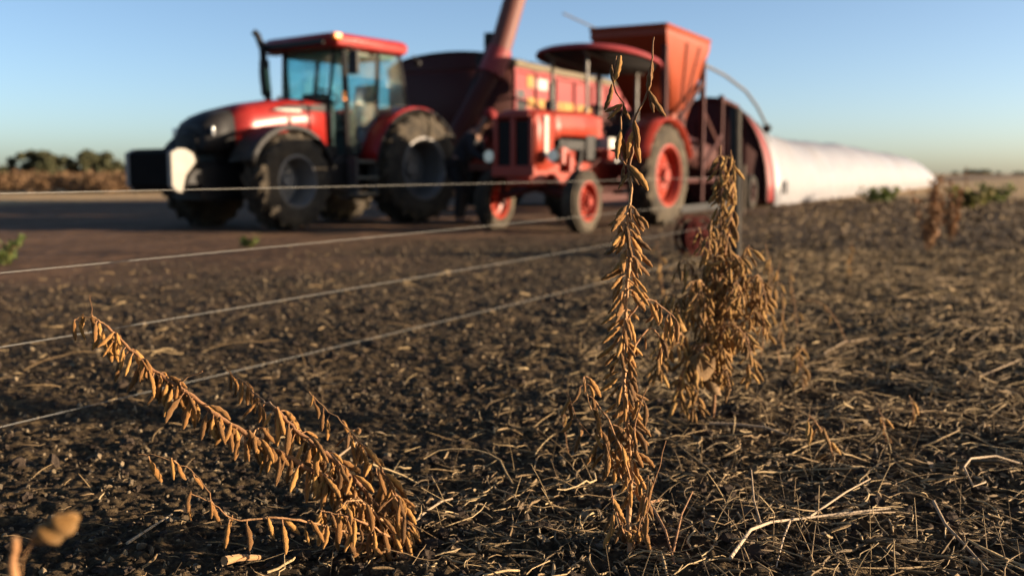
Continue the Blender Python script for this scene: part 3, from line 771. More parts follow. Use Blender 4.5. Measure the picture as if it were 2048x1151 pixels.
# ------------------------------------------------------------------ the small old tractor
def small_tractor():
    th = R(57)
    t = empty('old_tractor', (1.60, 15.62, -0.01), PI + th, 'small old red tractor with a round sunshade on poles', 'tractor')
    rw = make_wheel(0.76, 0.40, 0.44, 18, M['rubber'], M['orange_red'], M['orange_red'], lug_h=0.04)
    put_wheel(rw, t, 0, 0.74, 0.76)
    w2 = copy_tree(rw, t); w2.location = (0, -0.74, 0.76); w2.rotation_euler = (0, 0, PI)
    fw = make_wheel(0.42, 0.22, 0.25, 0, M['rubber'], M['orange_red'], M['orange_red'], ribs=True, lug_h=0.015)
    put_wheel(fw, t, 2.30, 0.70, 0.42, R(2))
    w3 = copy_tree(fw, t); w3.location = (2.30, -0.70, 0.42); w3.rotation_euler = (0, 0, PI + R(2))
    # bonnet
    def section(x, hw, zt, zb):
        return [(x, -hw, zb), (x, -hw, zt - 0.20), (x, -hw * 0.9, zt - 0.07), (x, -hw * 0.6, zt - 0.01), (x, 0, zt), (x, hw * 0.6, zt - 0.01), (x, hw * 0.9, zt - 0.07), (x, hw, zt - 0.20), (x, hw, zb)]
    b = MB()
    b.sheet([section(1.15, 0.30, 1.66, 1.28), section(1.6, 0.31, 1.66, 1.30), section(2.2, 0.32, 1.64, 1.30), section(2.45, 0.33, 1.63, 1.22)])
    b.build('bonnet', M['orange_red'], t, solid=0.015)
    sh = MB()                                                # radiator shell in front, deep sides
    sh.sheet([section(2.453, 0.335, 1.632, 0.86), section(2.80, 0.335, 1.615, 0.84), section(2.90, 0.31, 1.58, 0.84)])
    shell = sh.build('radiator_shell', M['orange_red'], t, solid=0.02)
    gr = MB(); gr.box((2.865, 0, 1.18), (0.03, 0.50, 0.58)); gr.build('radiator_core', M['black'], shell)
    for y in (-0.21, -0.15, -0.09, 0.09, 0.15, 0.21):
        g = MB(); g.box((2.89, y, 1.18), (0.02, 0.016, 0.58)); g.build('grille_bar', M['black'], shell)
    g = MB(); g.box((2.905, 0, 1.18), (0.03, 0.07, 0.66)); g.build('centre_bar', M['orange_red'], shell)
    for y in (-0.275, 0.275):
        g = MB(); g.box((2.90, y, 1.18), (0.04, 0.06, 0.66)); g.build('side_bar', M['orange_red'], shell, bevel=0.01)
    for dims in (((2.90, 0, 0.82), (0.06, 0.66, 0.14)), ((2.905, 0, 1.545), (0.03, 0.5, 0.06))):
        g = MB(); g.box(*dims); g.build('surround', M['orange_red'], shell, bevel=0.01)
    st = MB(); st.box((2.66, 0.357, 1.28), (0.09, 0.012, 0.52)); st.build('side_strip', M['white_sticker'], shell)
    for sgn in (1, -1):
        l_ = MB(); l_.tube([(2.62, sgn * 0.36, 1.02), (2.66, sgn * 0.46, 1.02)], 0.015, 6)
        l_.lathe([(0.001, 0.10), (0.07, 0.095), (0.09, 0.06), (0.06, -0.04), (0.001, -0.06)], 18, 'X', (2.64, sgn * 0.50, 1.02))
        l_.build('headlight', M['black'], t)
        k = MB(); k.lathe([(0.001, 0.0), (0.08, 0.0)], 18, 'X', (2.744, sgn * 0.50, 1.02)); k.build('lens', M['lamp_clear'], [o for o in COL.objects if o.name.startswith('headlight') and o.parent is t][-1])
    # engine and gearbox
    e = MB(); e.box((1.95, 0, 0.95), (0.9, 0.34, 0.55)); e.box((2.55, 0, 0.74), (0.5, 0.40, 0.24)); e.box((0.65, 0, 0.80), (1.6, 0.36, 0.42)); e.box((0, 0, 0.78), (0.42, 1.15, 0.34))
    e.build('engine', M['orange_red'], t, bevel=0.04)
    d = MB()
    d.box((1.9, 0.25, 1.18), (0.7, 0.14, 0.14)); d.box((1.35, 0.20, 1.15), (0.3, 0.25, 0.35)); d.tube([(1.6, 0.28, 1.22), (1.7, 0.33, 1.0), (1.75, 0.28, 0.75)], 0.035, 8)
    d.build('manifold', M['black'], t, bevel=0.01)
    fb_ = MB(); fb_.lathe([(0.001, 0), (0.08, 0), (0.08, 0.22), (0.001, 0.22)], 14, 'Z', (2.15, 0.27, 0.92)); fb_.lathe([(0.001, 0), (0.06, 0), (0.06, 0.2), (0.001, 0.2)], 14, 'Z', (1.88, 0.25, 0.82)); fb_.box((2.02, 0.24, 0.72), (0.62, 0.12, 0.14)); fb_.tube([(2.2, 0.24, 1.2), (2.1, 0.32, 1.1), (1.85, 0.3, 1.05)], 0.03, 8)
    fb_.build('fuel_pump', M['orange_red'], t)
    bt = MB(); bt.box((1.05, 0.38, 1.22), (0.22, 0.24, 0.16)); bt.build('battery_box', M['white_sticker'], t, bevel=0.01)
    bt = MB(); bt.box((1.05, 0.38, 1.06), (0.26, 0.26, 0.14)); bt.build('tool_box', M['orange_red'], t, bevel=0.01)
    sp = MB(); sp.box((0.85, 0.42, 0.98), (0.20, 0.16, 0.06)); sp.build('pedal', M['lamp_clear'], t, bevel=0.01)
    # front axle
    a = MB(); a.tube([(2.30, -0.62, 0.46), (2.34, 0, 0.60), (2.30, 0.62, 0.46)], 0.055, 8); 
    for sgn in (1, -1):
        a.tube([(2.30, sgn * 0.56, 0.36), (2.30, sgn * 0.56, 0.66)], 0.045, 8); a.tube([(2.30, sgn * 0.56, 0.42), (2.30, sgn * 0.70, 0.42)], 0.035, 8); a.tube([(2.3, sgn * 0.5, 0.5), (1.35, sgn * 0.16, 0.7)], 0.03, 8)
    a.build('front_axle', M['dark_red'], t)
    # scuttle, steering wheel, seat
    s = MB(); s.box((1.02, 0, 1.38), (0.24, 0.52, 0.46)); s.build('scuttle', M['orange_red'], t, bevel=0.04)
    w = MB(); cc = Vector((0.66, 0.05, 1.66)); q = Matrix.Rotation(R(-28), 3, 'Y')
    w.tube([cc + q @ Vector((0.23 * math.cos(k), 0.23 * math.sin(k), 0)) for k in [2 * PI * i / 22 for i in range(23)]], 0.018, 6)
    for i in range(3):
        k = 2 * PI * i / 3; w.tube([cc + q @ Vector((0, 0, -0.03)), cc + q @ Vector((0.23 * math.cos(k), 0.23 * math.sin(k), 0))], 0.010, 6)
    w.tube([cc, (0.98, 0.05, 1.50)], 0.022, 8)
    w.build('steering_wheel', M['black'], t)
    s = MB(); s.box((0.12, 0, 1.22), (0.42, 0.46, 0.08)); s.box((-0.10, 0, 1.40), (0.07, 0.44, 0.30)); s.tube([(0.3, 0, 0.95), (0.1, 0, 1.2)], 0.03, 8); s.build('seat', M['black'], t, bevel=0.03)
    for sgn in (1, -1):                                      # rear mudguards
        f = MB(); rows = []
        for k in range(12):
            an = R(18 + k * 13); r = 0.85
            x_, z_ = r * math.cos(an), 0.76 + r * math.sin(an)
            rows.append([(x_, sgn * 0.50, z_), (x_, sgn * 0.96, z_)])
        f.sheet(rows)
        f.sheet([[(p[0][0], sgn * 0.505, p[0][2]), (p[0][0] * 0.55, sgn * 0.505, 0.76 + (p[0][2] - 0.76) * 0.55)] for p in rows], smooth=False)
        f.build('mudguard', M['orange_red'], t, solid=0.012)
    # sunshade and its poles
    poles = [(1.25, 0.18, 1.60), (1.20, -0.42, 1.50), (-0.12, 0.30, 1.3), (-0.15, -0.36, 1.3)]
    for x, y, z in poles:
        p = MB(); p.tube([(x, y, z), (x, y, 2.42 + (x - 0.52) * 0.085)], 0.025, 8); p.build('pole', M['steel'], t)
    c = MB(); rows = []
    for k, (f, z) in enumerate([(1.0, 2.43), (1.01, 2.45), (0.985, 2.49), (0.90, 2.525), (0.6, 2.57), (0.3, 2.60), (0.02, 2.605)]):
        rows.append([(0.52 + 1.06 * f * math.copysign(abs(math.cos(a_)) ** 0.85, math.cos(a_)), 0.84 * f * math.copysign(abs(math.sin(a_)) ** 0.85, math.sin(a_)), z) for a_ in [2 * PI * i / 40 for i in range(40)]])
    rows = [[(x, y, z + (x - 0.52) * 0.085) for x, y, z in r_] for r_ in rows]
    c.sheet(rows, close=True)
    can = c.build('sunshade', M['wagon_red'], t, solid=0.012)
    li = MB(); li.add([(0.52 + 1.02 * math.cos(a_), 0.80 * math.sin(a_), 2.435 + 0.087 * math.cos(a_)) for a_ in [2 * PI * i / 36 for i in range(36)]], [tuple(range(36))]); li.build('underside_shade', M['black'], can, solid=0.01)  # black sheet puts the shade under the canopy into colour
    for y in (-0.38, 0.24):
        f = MB(); f.tube([(-0.45, y, 2.33), (1.45, y, 2.49)], 0.018, 6); f.build('rail', M['steel'], can)
    x = MB(); x.tube([(1.75, -0.12, 1.62), (1.75, -0.12, 2.05)], 0.03, 10); x.build('exhaust_pipe', M['black'], t)
    hs = MB(); hs.tube([(2.45, 0.2, 1.05), (2.3, 0.3, 1.12), (2.05, 0.3, 1.22), (1.8, 0.22, 1.24)], 0.028, 8); hs.build('radiator_hose', M['black'], t)
    ff = MB(); ff.lathe([(0.001, 0), (0.075, 0.01), (0.085, 0.10), (0.07, 0.16), (0.001, 0.17)], 14, 'Z', (1.55, -0.24, 1.66)); ff.build('air_filter', M['black'], t)
    for x_, y_ in ((0.62, 0.12), (0.70, -0.10)):
        lv = MB(); lv.tube([(x_, y_, 1.05), (x_ + 0.05, y_ + 0.03, 1.42)], 0.010, 6); lv.lathe([(0.001, -0.025), (0.024, 0), (0.001, 0.025)], 8, 'Z', (x_ + 0.05, y_ + 0.03, 1.43)); lv.build('lever', M['black'], t)
    sl_ = MB(); sl_.tube([(0.95, 0.36, 1.10), (2.2, 0.46, 0.62)], 0.018, 6); sl_.build('steering_rod', M['dark_red'], t)
    ft = MB(); ft.box((0.75, 0.42, 0.72), (0.5, 0.3, 0.03)); ft.build('footboard', M['dark_red'], t)
    dbar = MB(); dbar.box((-0.55, 0, 0.5), (0.9, 0.16, 0.06)); dbar.build('drawbar', M['black'], t)
    return t


small_tractor()


# ------------------------------------------------------------------ grain wagon with unloading auger
def grain_wagon():
    th = R(62)
    t = empty('grain_wagon', (-1.32, 21.25, -0.01), PI + th, 'long red grain wagon with khaki rolled cover behind the large tractor', 'wagon')
    Lw = 7.0
    def prof(x, hw, zt):
        return [(x, -hw * 0.30, 0.95), (x, -hw, 1.85), (x, -hw, zt), (x, hw, zt), (x, hw, 1.85), (x, hw * 0.30, 0.95)]
    b = MB()
    A, B = prof(0, 1.5, 2.92), prof(-Lw, 1.5, 2.92)
    b.sheet([A, B], smooth=False, close=True); b.add(A, [tuple(range(6))]); b.add(B, [tuple(range(6))])
    b.build('body', M['wagon_red'], t, bevel=0.02)
    fp = MB(); fp.add([(0.02, y, z) for _, y, z in prof(0, 1.49, 2.90)], [tuple(range(6))]); fp.build('front_shade_panel', M['dark_red'], t, solid=0.03)  # darker sheet over the red body paints in the front's shade
    for i in range(8):                                         # upright ribs on both sides
        for sgn in (1, -1):
            r_ = MB(); r_.box((-0.06 - i * (Lw - 0.12) / 7, sgn * 1.53, 2.36), (0.07, 0.06, 1.02)); r_.build('rib', M['wagon_red'], t, bevel=0.008)
    for sgn in (1, -1):
        for z in (2.90, 1.87):
            r_ = MB(); r_.box((-Lw / 2, sgn * 1.535, z), (Lw + 0.02, 0.05, 0.09)); r_.build('rail', M['wagon_red'], t, bevel=0.01)
    # arched cover
    c = MB(); rows = []
    for i in range(15):
        x = 0.04 - i * (Lw + 0.08) / 14; sag = 0.03 * (i % 2)
        rows.append([(x, 1.55 * math.cos(a), 2.95 + (0.36 - sag) * math.sin(a)) for a in [PI * k / 14 for k in range(15)]])
    c.sheet(rows)
    cov = c.build('cover', M['tarp_dark'], t, solid=0.02)
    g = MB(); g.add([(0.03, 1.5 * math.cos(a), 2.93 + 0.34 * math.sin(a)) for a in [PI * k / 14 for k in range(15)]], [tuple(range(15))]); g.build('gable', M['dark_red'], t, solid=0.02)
    r_ = MB(); r_.tube([(0.1 - i * 0.36, 1.56 + 0.006 * math.sin(i * 2.1), 3.00 + 0.010 * math.sin(i * 1.7)) for i in range(21)], [0.075 + 0.012 * math.sin(i * 2.7) for i in range(21)], 10); r_.build('rolled_edge', M['tarp'], cov)
    # marks on the side: a yellow square and white plate, two dark panels, a yellow stripe
    def plate(name, x, z, w, h, m, y=1.512):
        q = MB(); q.box((x, y, z), (w, 0.012, h)); return q.build(name, m, t)
    plate('emblem', -0.78, 2.70, 0.28, 0.24, M['yellow']); plate('nameplate', -1.28, 2.68, 0.64, 0.22, M['white_sticker'])
    plate('panel', -0.33, 2.42, 0.42, 0.17, M['grey_sticker']); plate('panel', -0.36, 2.17, 0.46, 0.26, M['black'])
    for k in range(7):
        plate('stripe', -1.06 - k * 0.86, 2.27, 0.80, 0.20, M['yellow'])
    # chassis, wheels, drawbar
    f = MB()
    for sgn in (1, -1):
        f.box((-3.2, sgn * 0.45, 0.95), (7.0, 0.12, 0.2)); f.box((-3.9, sgn * 0.9, 0.9), (0.2, 0.9, 0.14))
        f.tube([(0.1, sgn * 0.45, 0.9), (1.2, 0.25 + sgn * 0.3, 0.8), (3.15, 1.35, 0.60)], 0.07, 8)
        f.tube([(-0.05, sgn * 0.9, 1.0), (-0.05, sgn * 1.3, 1.9)], 0.05, 8)
    f.tube([(3.1, 1.32, 0.6), (3.45, 1.5, 0.56)], 0.06, 8); f.tube([(1.2, 0.25, 0.05), (1.2, 0.25, 0.8)], 0.05, 8)
    f.build('chassis', M['dark_red'], t)
    w = make_wheel(0.72, 0.55, 0.36, 18, M['rubber_dark'], M['dark_red'], M['dark_red'], lug_h=0.04)
    put_wheel(w, t, -3.2, 1.15, 0.72)
    for x, y in ((-4.75, 1.15), (-3.2, -1.15), (-4.75, -1.15)):
        c2 = copy_tree(w, t); c2.location = (x, y, 0.72); c2.rotation_euler = (0, 0, 0 if y > 0 else PI)
    # auger: lower tube painted dark for its shade, upper red tube pointing up
    inv = Matrix.Translation(t.location) @ Matrix.Rotation(PI + th, 4, 'Z'); inv.invert()
    def lo(px, py, d): return inv @ un(px, py, d)
    au = empty('auger', (0, 0, 0)); au.parent = t
    a = MB(); p0, p1 = lo(896, 300, 19.75), lo(992, 128, 19.95); a.tube([p0, p1], 0.185, 16); a.build('lower_tube', M['dark_red'], au)
    a = MB(); p2 = lo(1072, -150, 20.6); a.tube([p1, p2], 0.215, 20); a.build('upper_tube', M['auger'], au)
    a = MB(); a.tube([p1 + (p0 - p1) * 0.12, p1 + (p2 - p1) * 0.10], 0.25, 14); a.build('elbow', M['wagon_red'], au)
    a = MB(); q = p1 + (p2 - p1) * 0.17; sd_ = Vector((0.0, -0.30, 0.0)); a.box(q + sd_, (0.16, 0.16, 0.30)); a.box(p1 + (p2 - p1) * 0.03 + sd_ * 1.2, (0.12, 0.2, 0.2)); a.tube([p1 + (p0 - p1) * 0.5 + sd_ * 0.6, q + sd_], 0.035, 8); a.build('fold_ram', M['black'], au)
    a = MB(); a.tube([p1 + (p0 - p1) * 0.10 + Vector((0, 0.1, 0)), (0.02, 1.2, 2.75)], 0.06, 8); a.build('bracket', M['wagon_red'], au); a = MB(); a.tube([p0, (0.02, 0.9, 1.5)], 0.08, 8); a.build('bracket', M['wagon_red'], au)
    return t


grain_wagon()


# ------------------------------------------------------------------ bagging machine and the long white bag
BT = R(62); BO = Vector((2.66, 18.90, -0.01)); BS = 1.06


def bagger():
    t = empty('grain_bagger', BO, PI + BT, 'orange and red grain bagging machine with a raised hopper', 'farm machine'); t.scale = (BS, BS, BS)
    # hopper: inverted pyramid, open at the top
    h = MB()
    top = [(1.30, -0.66, 3.12), (1.30, 0.66, 3.12), (-1.05, 0.66, 3.12), (-1.05, -0.66, 3.12)]
    mid = [(1.30, -0.66, 2.98), (1.30, 0.66, 2.98), (-1.05, 0.66, 2.98), (-1.05, -0.66, 2.98)]
    bot = [(0.10, -0.36, 1.80), (0.10, 0.36, 1.80), (-0.74, 0.36, 1.80), (-0.74, -0.36, 1.80)]
    h.sheet([top, mid, bot], smooth=False, close=True)
    hop = h.build('hopper', M['hopper'], t, solid=0.02)
    r_ = MB()
    for a, b in zip(top, top[1:] + top[:1]):
        r_.tube([a, b], 0.035, 6)
    r_.build('rim', M['hopper'], hop)
    ch = MB(); ch.sheet([[(x * 1.0, y, 1.81) for x, y, z in bot], [(-0.1, -0.24, 1.38), (-0.1, 0.24, 1.38), (-0.66, 0.24, 1.38), (-0.66, -0.24, 1.38)]], smooth=False, close=True); ch.build('chute', M['hopper'], hop, solid=0.015)
    g = MB(); g.box((-0.40, 0.37, 1.70), (0.36, 0.03, 0.34)); g.box((-0.40, 0.40, 1.70), (0.08, 0.05, 0.12)); g.build('gate', M['dark_red'], hop, bevel=0.01)
    for x in (0.35, -0.35):
        k = MB(); k.tube([(x - 0.08, 0.67, 2.95), (-0.32 + (x - 0.05) * 0.3, 0.42, 1.98)], 0.022, 6); k.build('ladder_rail', M['dark_red'], hop)
    k = MB(); k.tube([(-0.2, -0.70, 3.12), (1.35, -1.15, 3.42)], 0.015, 6); k.build('rod', M['steel'], t)
    # posts and braces
    for x, y in ((1.12, 0.58), (1.12, -0.58), (-0.95, 0.58), (-0.95, -0.58), (-2.6, 0.45), (-2.6, -0.9)):
        p = MB(); p.box((x, y, 1.60 if x > -2 else 1.25), (0.09, 0.09, 2.75 if x > -2 else 2.05)); p.build('post', M['dark_red'], t, bevel=0.006)
    for pts in ([(1.12, 0.58, 1.2), (-0.95, 0.58, 2.4)], [(1.12, 0.58, 0.62), (-5.1, 0.45, 0.62)], [(1.12, -0.58, 0.62), (-5.1, -1.4, 0.62)], [(-0.95, 0.58, 1.9), (-2.6, 0.45, 1.2)],
                [(-2.6, 0.45, 2.2), (-5.1, 0.1, 2.2)], [(-0.95, 0.58, 0.8), (-2.6, 0.45, 1.5)], [(1.12, 0.58, 1.1), (1.12, -0.58, 1.1)], [(-0.95, 0.58, 1.3), (-0.95, -0.58, 1.3)]):
        p = MB(); p.tube(pts, 0.045, 6); p.build('brace', M['dark_red'], t)
    a = MB(); a.tube([(-0.45, 0, 1.30), (-5.0, -0.5, 1.05)], 0.30, 16); a.build('feed_auger', M['dark_red'], t)
    gb = MB(); gb.box((0.4, 0, 0.9), (0.7, 0.6, 0.5)); gb.tube([(0.4, 0, 0.9), (2.2, -0.1, 0.72)], 0.04, 8); gb.build('gearbox', M['black'], t, bevel=0.03)
    pl = MB(); pl.box((-0.75, -0.64, 1.08), (3.9, 0.03, 1.65)); pl.build('light_gap_panel', M['dark_red'], t, bevel=0.008)  # unseen far-side panel, added to stop sun passing under the hopper
    tg = MB(); tg.tube([(1.1, 0.5, 0.62), (2.3, -0.1, 0.5)], 0.05, 8); tg.tube([(1.1, -0.5, 0.62), (2.3, -0.1, 0.5)], 0.05, 8); tg.build('drawbar', M['dark_red'], t)
    # tunnel: half barrel with a front plate
    cy = -0.57
    def arc(x, hw, hh, n=22, z0=0.12):
        return [(x, cy + hw * math.cos(a), z0 + (hh - z0) * abs(math.sin(a)) ** 0.85) for a in [PI * k / n for k in range(n + 1)]]
    f = MB(); q = arc(-5.12, 1.30, 2.36); f.add(q, [tuple(range(len(q)))]); plate = f.build('front_plate', M['dark_red'], t, solid=0.03)
    for k in range(4):
        s = MB(); s.box((-5.085, cy - 0.85 + k * 0.56, 1.05), (0.05, 0.07, 1.75)); s.build('stiffener', M['dark_red'], plate)
    f = MB(); f.sheet([arc(-5.10, 1.34, 2.40), arc(-6.35, 1.33, 2.20)]); f.build('tunnel', M['wagon_red'], t, solid=0.03)
    f = MB(); f.tube([p for p in arc(-5.10, 1.35, 2.41)], 0.035, 6); f.build('tunnel_rim', M['dark_red'], t)
    # bunched part of the bag still on the tunnel
    f = MB(); rows = []
    for i in range(9):
        x = -5.78 - i * 0.075
        rows.append(arc(x, 1.36 + 0.03 * (i % 2), 2.34 - i * 0.022 + 0.03 * (i % 2), z0=0.06))
    f.sheet(rows); f.build('bag_folds', M['bag'], t, solid=0.01)
    # bag crane arm with a ball on its end
    a = MB(); a.tube([(-0.95, 0.60, 2.70), (-2.2, 0.62, 2.62), (-3.6, 0.66, 2.42), (-4.4, 0.70, 2.15), (-5.0, 0.76, 1.78)], 0.03, 8)
    a.build('crane_arm', M['steel'], t)
    a = MB(); a.lathe([(0.001, -0.10), (0.07, -0.07), (0.10, 0), (0.07, 0.07), (0.001, 0.10)], 14, 'Z', (-5.03, 0.77, 1.72)); a.build('winch', M['black'], t)
    w = make_wheel(0.36, 0.22, 0.20, 0, M['rubber_dark'], M['dark_red'], M['dark_red'], ribs=True, lug_h=0.012)
    put_wheel(w, t, -4.2, 0.62, 0.36); c2 = copy_tree(w, t); c2.location = (-4.2, -1.76, 0.36); c2.rotation_euler = (0, 0, PI)
    sl = MB(); sl.box((-1.6, 0.52, 0.12), (3.4, 0.10, 0.12)); sl.build('skid', M['black'], t)
    return t


bagger()


def silo_bag():
    t = empty('silage_bag', BO, PI + BT); t.scale = (BS, BS, BS)
    tag(t, 'long white plastic grain bag lying on the field behind the machine', 'grain bag')
    cy = -0.57; b = MB(); rows = []; n = 26
    rg = random.Random(4)
    x = -6.30; xs = []
    while x > -50.5:
        xs.append(x); x -= 0.13 if x > -17 else 0.32
    for i, x in enumerate(xs):
        s = -6.3 - x
        hh = 1.74 + 0.46 * math.exp(-s / 1.5) - 0.05 * math.sin(s * 0.35) * min(1, s / 5); hw = 1.36 - 0.05 * math.exp(-s / 1.0)
        e = max(0.0, (s - 18.0) / 26.3)
        k_ = math.sqrt(max(0.0005, 1 - min(1, e) ** 2.6))
        hh *= k_; hw *= (0.45 + 0.55 * k_) if k_ > 0.1 else 0.4
        row = []
        for k in range(n + 1):
            a = PI * 1.16 * k / n - PI * 0.08
            c_, s_ = math.cos(a), math.sin(a)
            wob = 1 + 0.012 * math.sin(s * 5.2 + 2 * a) * math.exp(-s / 6) + 0.022 * vn(np.array([s * 0.8]), np.array([a * 2.2]), 80)[0] + 0.005 * math.sin(s * 11 + 2.5 * math.sin(a * 3) + 3 * vn(np.array([s * 0.5]), np.array([a]), 83)[0]) + 0.010 * vn(np.array([s * 3.7]), np.array([a * 5]), 81)[0]
            zz = max(0.0, (s_ + 0.25) / 1.25) ** 0.82 * hh
            row.append((x, cy + hw * c_ * wob * (0.93 if zz < 0.06 else 1), max(-0.03, zz * wob - 0.03)))
        rows.append(row)
    b.sheet(rows); b.add(rows[-1], [tuple(range(n + 1))])
    b.build('skin', M['bag'], t, sharp=80)
    # hem along the ground and a dark patch near the mouth
    f = MB(); f.box((-6.62, 0.86, 0.42), (0.20, 0.03, 0.30)); f.build('patch', M['black'], t, bevel=0.01)
    return t


silo_bag()


# ------------------------------------------------------------------ person bending beside the tractors
def skin_body(name, pts, edges, radii, m, parent, root=0, sub=2):
    me = bpy.data.meshes.new(name); me.from_pydata([tuple(p) for p in pts], edges, []); me.update()
    o = bpy.data.objects.new(name, me); COL.objects.link(o); o.parent = parent
    md = o.modifiers.new('skin', 'SKIN'); md.use_smooth_shade = True
    sv = me.skin_vertices[0].data
    for i, r in enumerate(radii):
        sv[i].radius = r if isinstance(r, tuple) else (r, r); sv[i].use_root = (i == root)
    s = o.modifiers.new('sub', 'SUBSURF'); s.levels = sub; s.render_levels = sub
    me.materials.append(m)
    return o


def person():
    t = empty('person', (-0.80, 15.3, 0.0), R(-20), 'person in dark work clothes and red cap leaning forward between the tractors', 'person')
    # local: x forward, y left, z up; about 1.7 m tall, stooping
    J = [(-0.04, 0, 0.90), (0.06, 0, 1.10), (0.20, 0, 1.30), (0.30, 0, 1.40), (0.38, 0, 1.48), (0.45, 0, 1.58),      # 0 pelvis 1 waist 2 chest 3 neck base 4 neck 5 head
         (-0.04, 0.11, 0.86), (0.02, 0.13, 0.48), (-0.05, 0.14, 0.09), (0.10, 0.16, 0.03),                              # 6-9 left leg
         (-0.04, -0.11, 0.86), (0.06, -0.13, 0.48), (0.02, -0.14, 0.09), (0.17, -0.16, 0.03),                           # 10-13 right leg
         (0.22, 0.19, 1.33), (0.30, 0.25, 1.06), (0.48, 0.22, 0.92), (0.55, 0.21, 0.89),                                # 14-17 left arm
         (0.22, -0.19, 1.33), (0.33, -0.24, 1.07), (0.53, -0.18, 0.98), (0.60, -0.17, 0.96),                            # 18-21 right arm
         (0.49, 0, 1.66)]
    E = [(0, 1), (1, 2), (2, 3), (3, 4), (4, 5), (5, 22), (0, 6), (6, 7), (7, 8), (8, 9), (0, 10), (10, 11), (11, 12), (12, 13), (2, 14), (14, 15), (15, 16), (16, 17), (2, 18), (18, 19), (19, 20), (20, 21)]
    r0 = [(.12, .14), (.10, .13), (.11, .15), (.06, .08), .05, (.085, .078), .085, .058, .04, .035, .085, .058, .04, .035, .055, .043, .032, .030, .055, .043, .032, .030, (.07, .065)]
    body = skin_body('body', J, E, r0, M['skin'], t)
    fing = []
    for w in (17, 21):                                          # fingers and thumbs, rooted in the palm
        p = Vector(J[w])
        for i, (dy, l) in enumerate(((-0.028, .075), (-0.010, .085), (0.010, .08), (0.028, .065))):
            skin_body('finger', [p + Vector((0, dy * .7, 0)), p + Vector((.04, dy, -.01)), p + Vector((.04 + l * .6, dy, -.03)), p + Vector((.04 + l * .8, dy, -.06))], [(0, 1), (1, 2), (2, 3)], [.010, .009, .008, .007], M['skin'], body, sub=1)
        skin_body('thumb', [p, p + Vector((.02, -.035 if w == 17 else .035, 0)), p + Vector((.06, -.05 if w == 17 else .05, -.02))], [(0, 1), (1, 2)], [.012, .010, .008], M['skin'], body, sub=1)
    jk = [0, 1, 2, 3, 14, 15, 16, 18, 19, 20]; mp = {v: i for i, v in enumerate(jk)}
    pts = [Vector(J[v]) for v in jk]; pts[0] = Vector((-0.05, 0, 0.84))
    ed = [(mp[a], mp[b]) for a, b in E if a in mp and b in mp]
    rj = [(.150, .175), (.130, .160), (.135, .178), (.075, .10), .072, .060, .046, .072, .060, .046]
    skin_body('jacket', pts, ed, rj, M['jacket'], t)
    tr = [0, 6, 7, 8, 10, 11, 12]; mp = {v: i for i, v in enumerate(tr)}
    ed = [(mp[a], mp[b]) for a, b in E if a in mp and b in mp]
    skin_body('trousers', [Vector(J[v]) for v in tr], ed, [(.135, .16), .105, .078, .062, .105, .078, .062], M['trousers'], t)
    for a, b in ((8, 9), (12, 13)):
        q = Vector(J[a]); e = Vector(J[b])
        skin_body('boot', [q + Vector((-.03, 0, -.04)), q + Vector((0.02, 0, -.045)), e + Vector((.04, 0, .012))], [(0, 1), (1, 2)], [.052, .055, .042], M['rust'], t, sub=1)
    hd = Vector(J[5])
    c = MB(); q = Matrix.Rotation(R(28), 3, 'Y')
    rows = []
    for f, z in ((1.0, 0.02), (1.0, 0.07), (0.86, 0.115), (0.5, 0.14), (0.02, 0.148)):
        rows.append([tuple(hd + Vector((0.03, 0, 0.02)) + q @ Vector((0.108 * f * math.cos(a), 0.098 * f * math.sin(a), z))) for a in [2 * PI * k / 18 for k in range(18)]])
    c.sheet(rows, close=True)
    c.sheet([[tuple(hd + Vector((0.03, 0, 0.02)) + q @ Vector((0.10 * math.cos(a) + e, 0.085 * math.sin(a), 0.03 - e * 0.15))) for a in [R(-70 + 14 * k) for k in range(11)]] for e in (0.0, 0.09)])
    c.build('cap', M['cap'], t, solid=0.005)
    fc = MB(); fc.tube([hd + Vector((.085, 0, .03)), hd + Vector((.115, 0, -.015))], [.010, .016], 6); fc.build('nose', M['skin'], body)
    for s_ in (1, -1):
        e_ = MB(); e_.lathe([(.001, -.008), (.028, 0), (.001, .008)], 10, 'Y', hd + Vector((-.005, s_ * .083, .0))); e_.build('ear', M['skin'], body)
    return t


person()


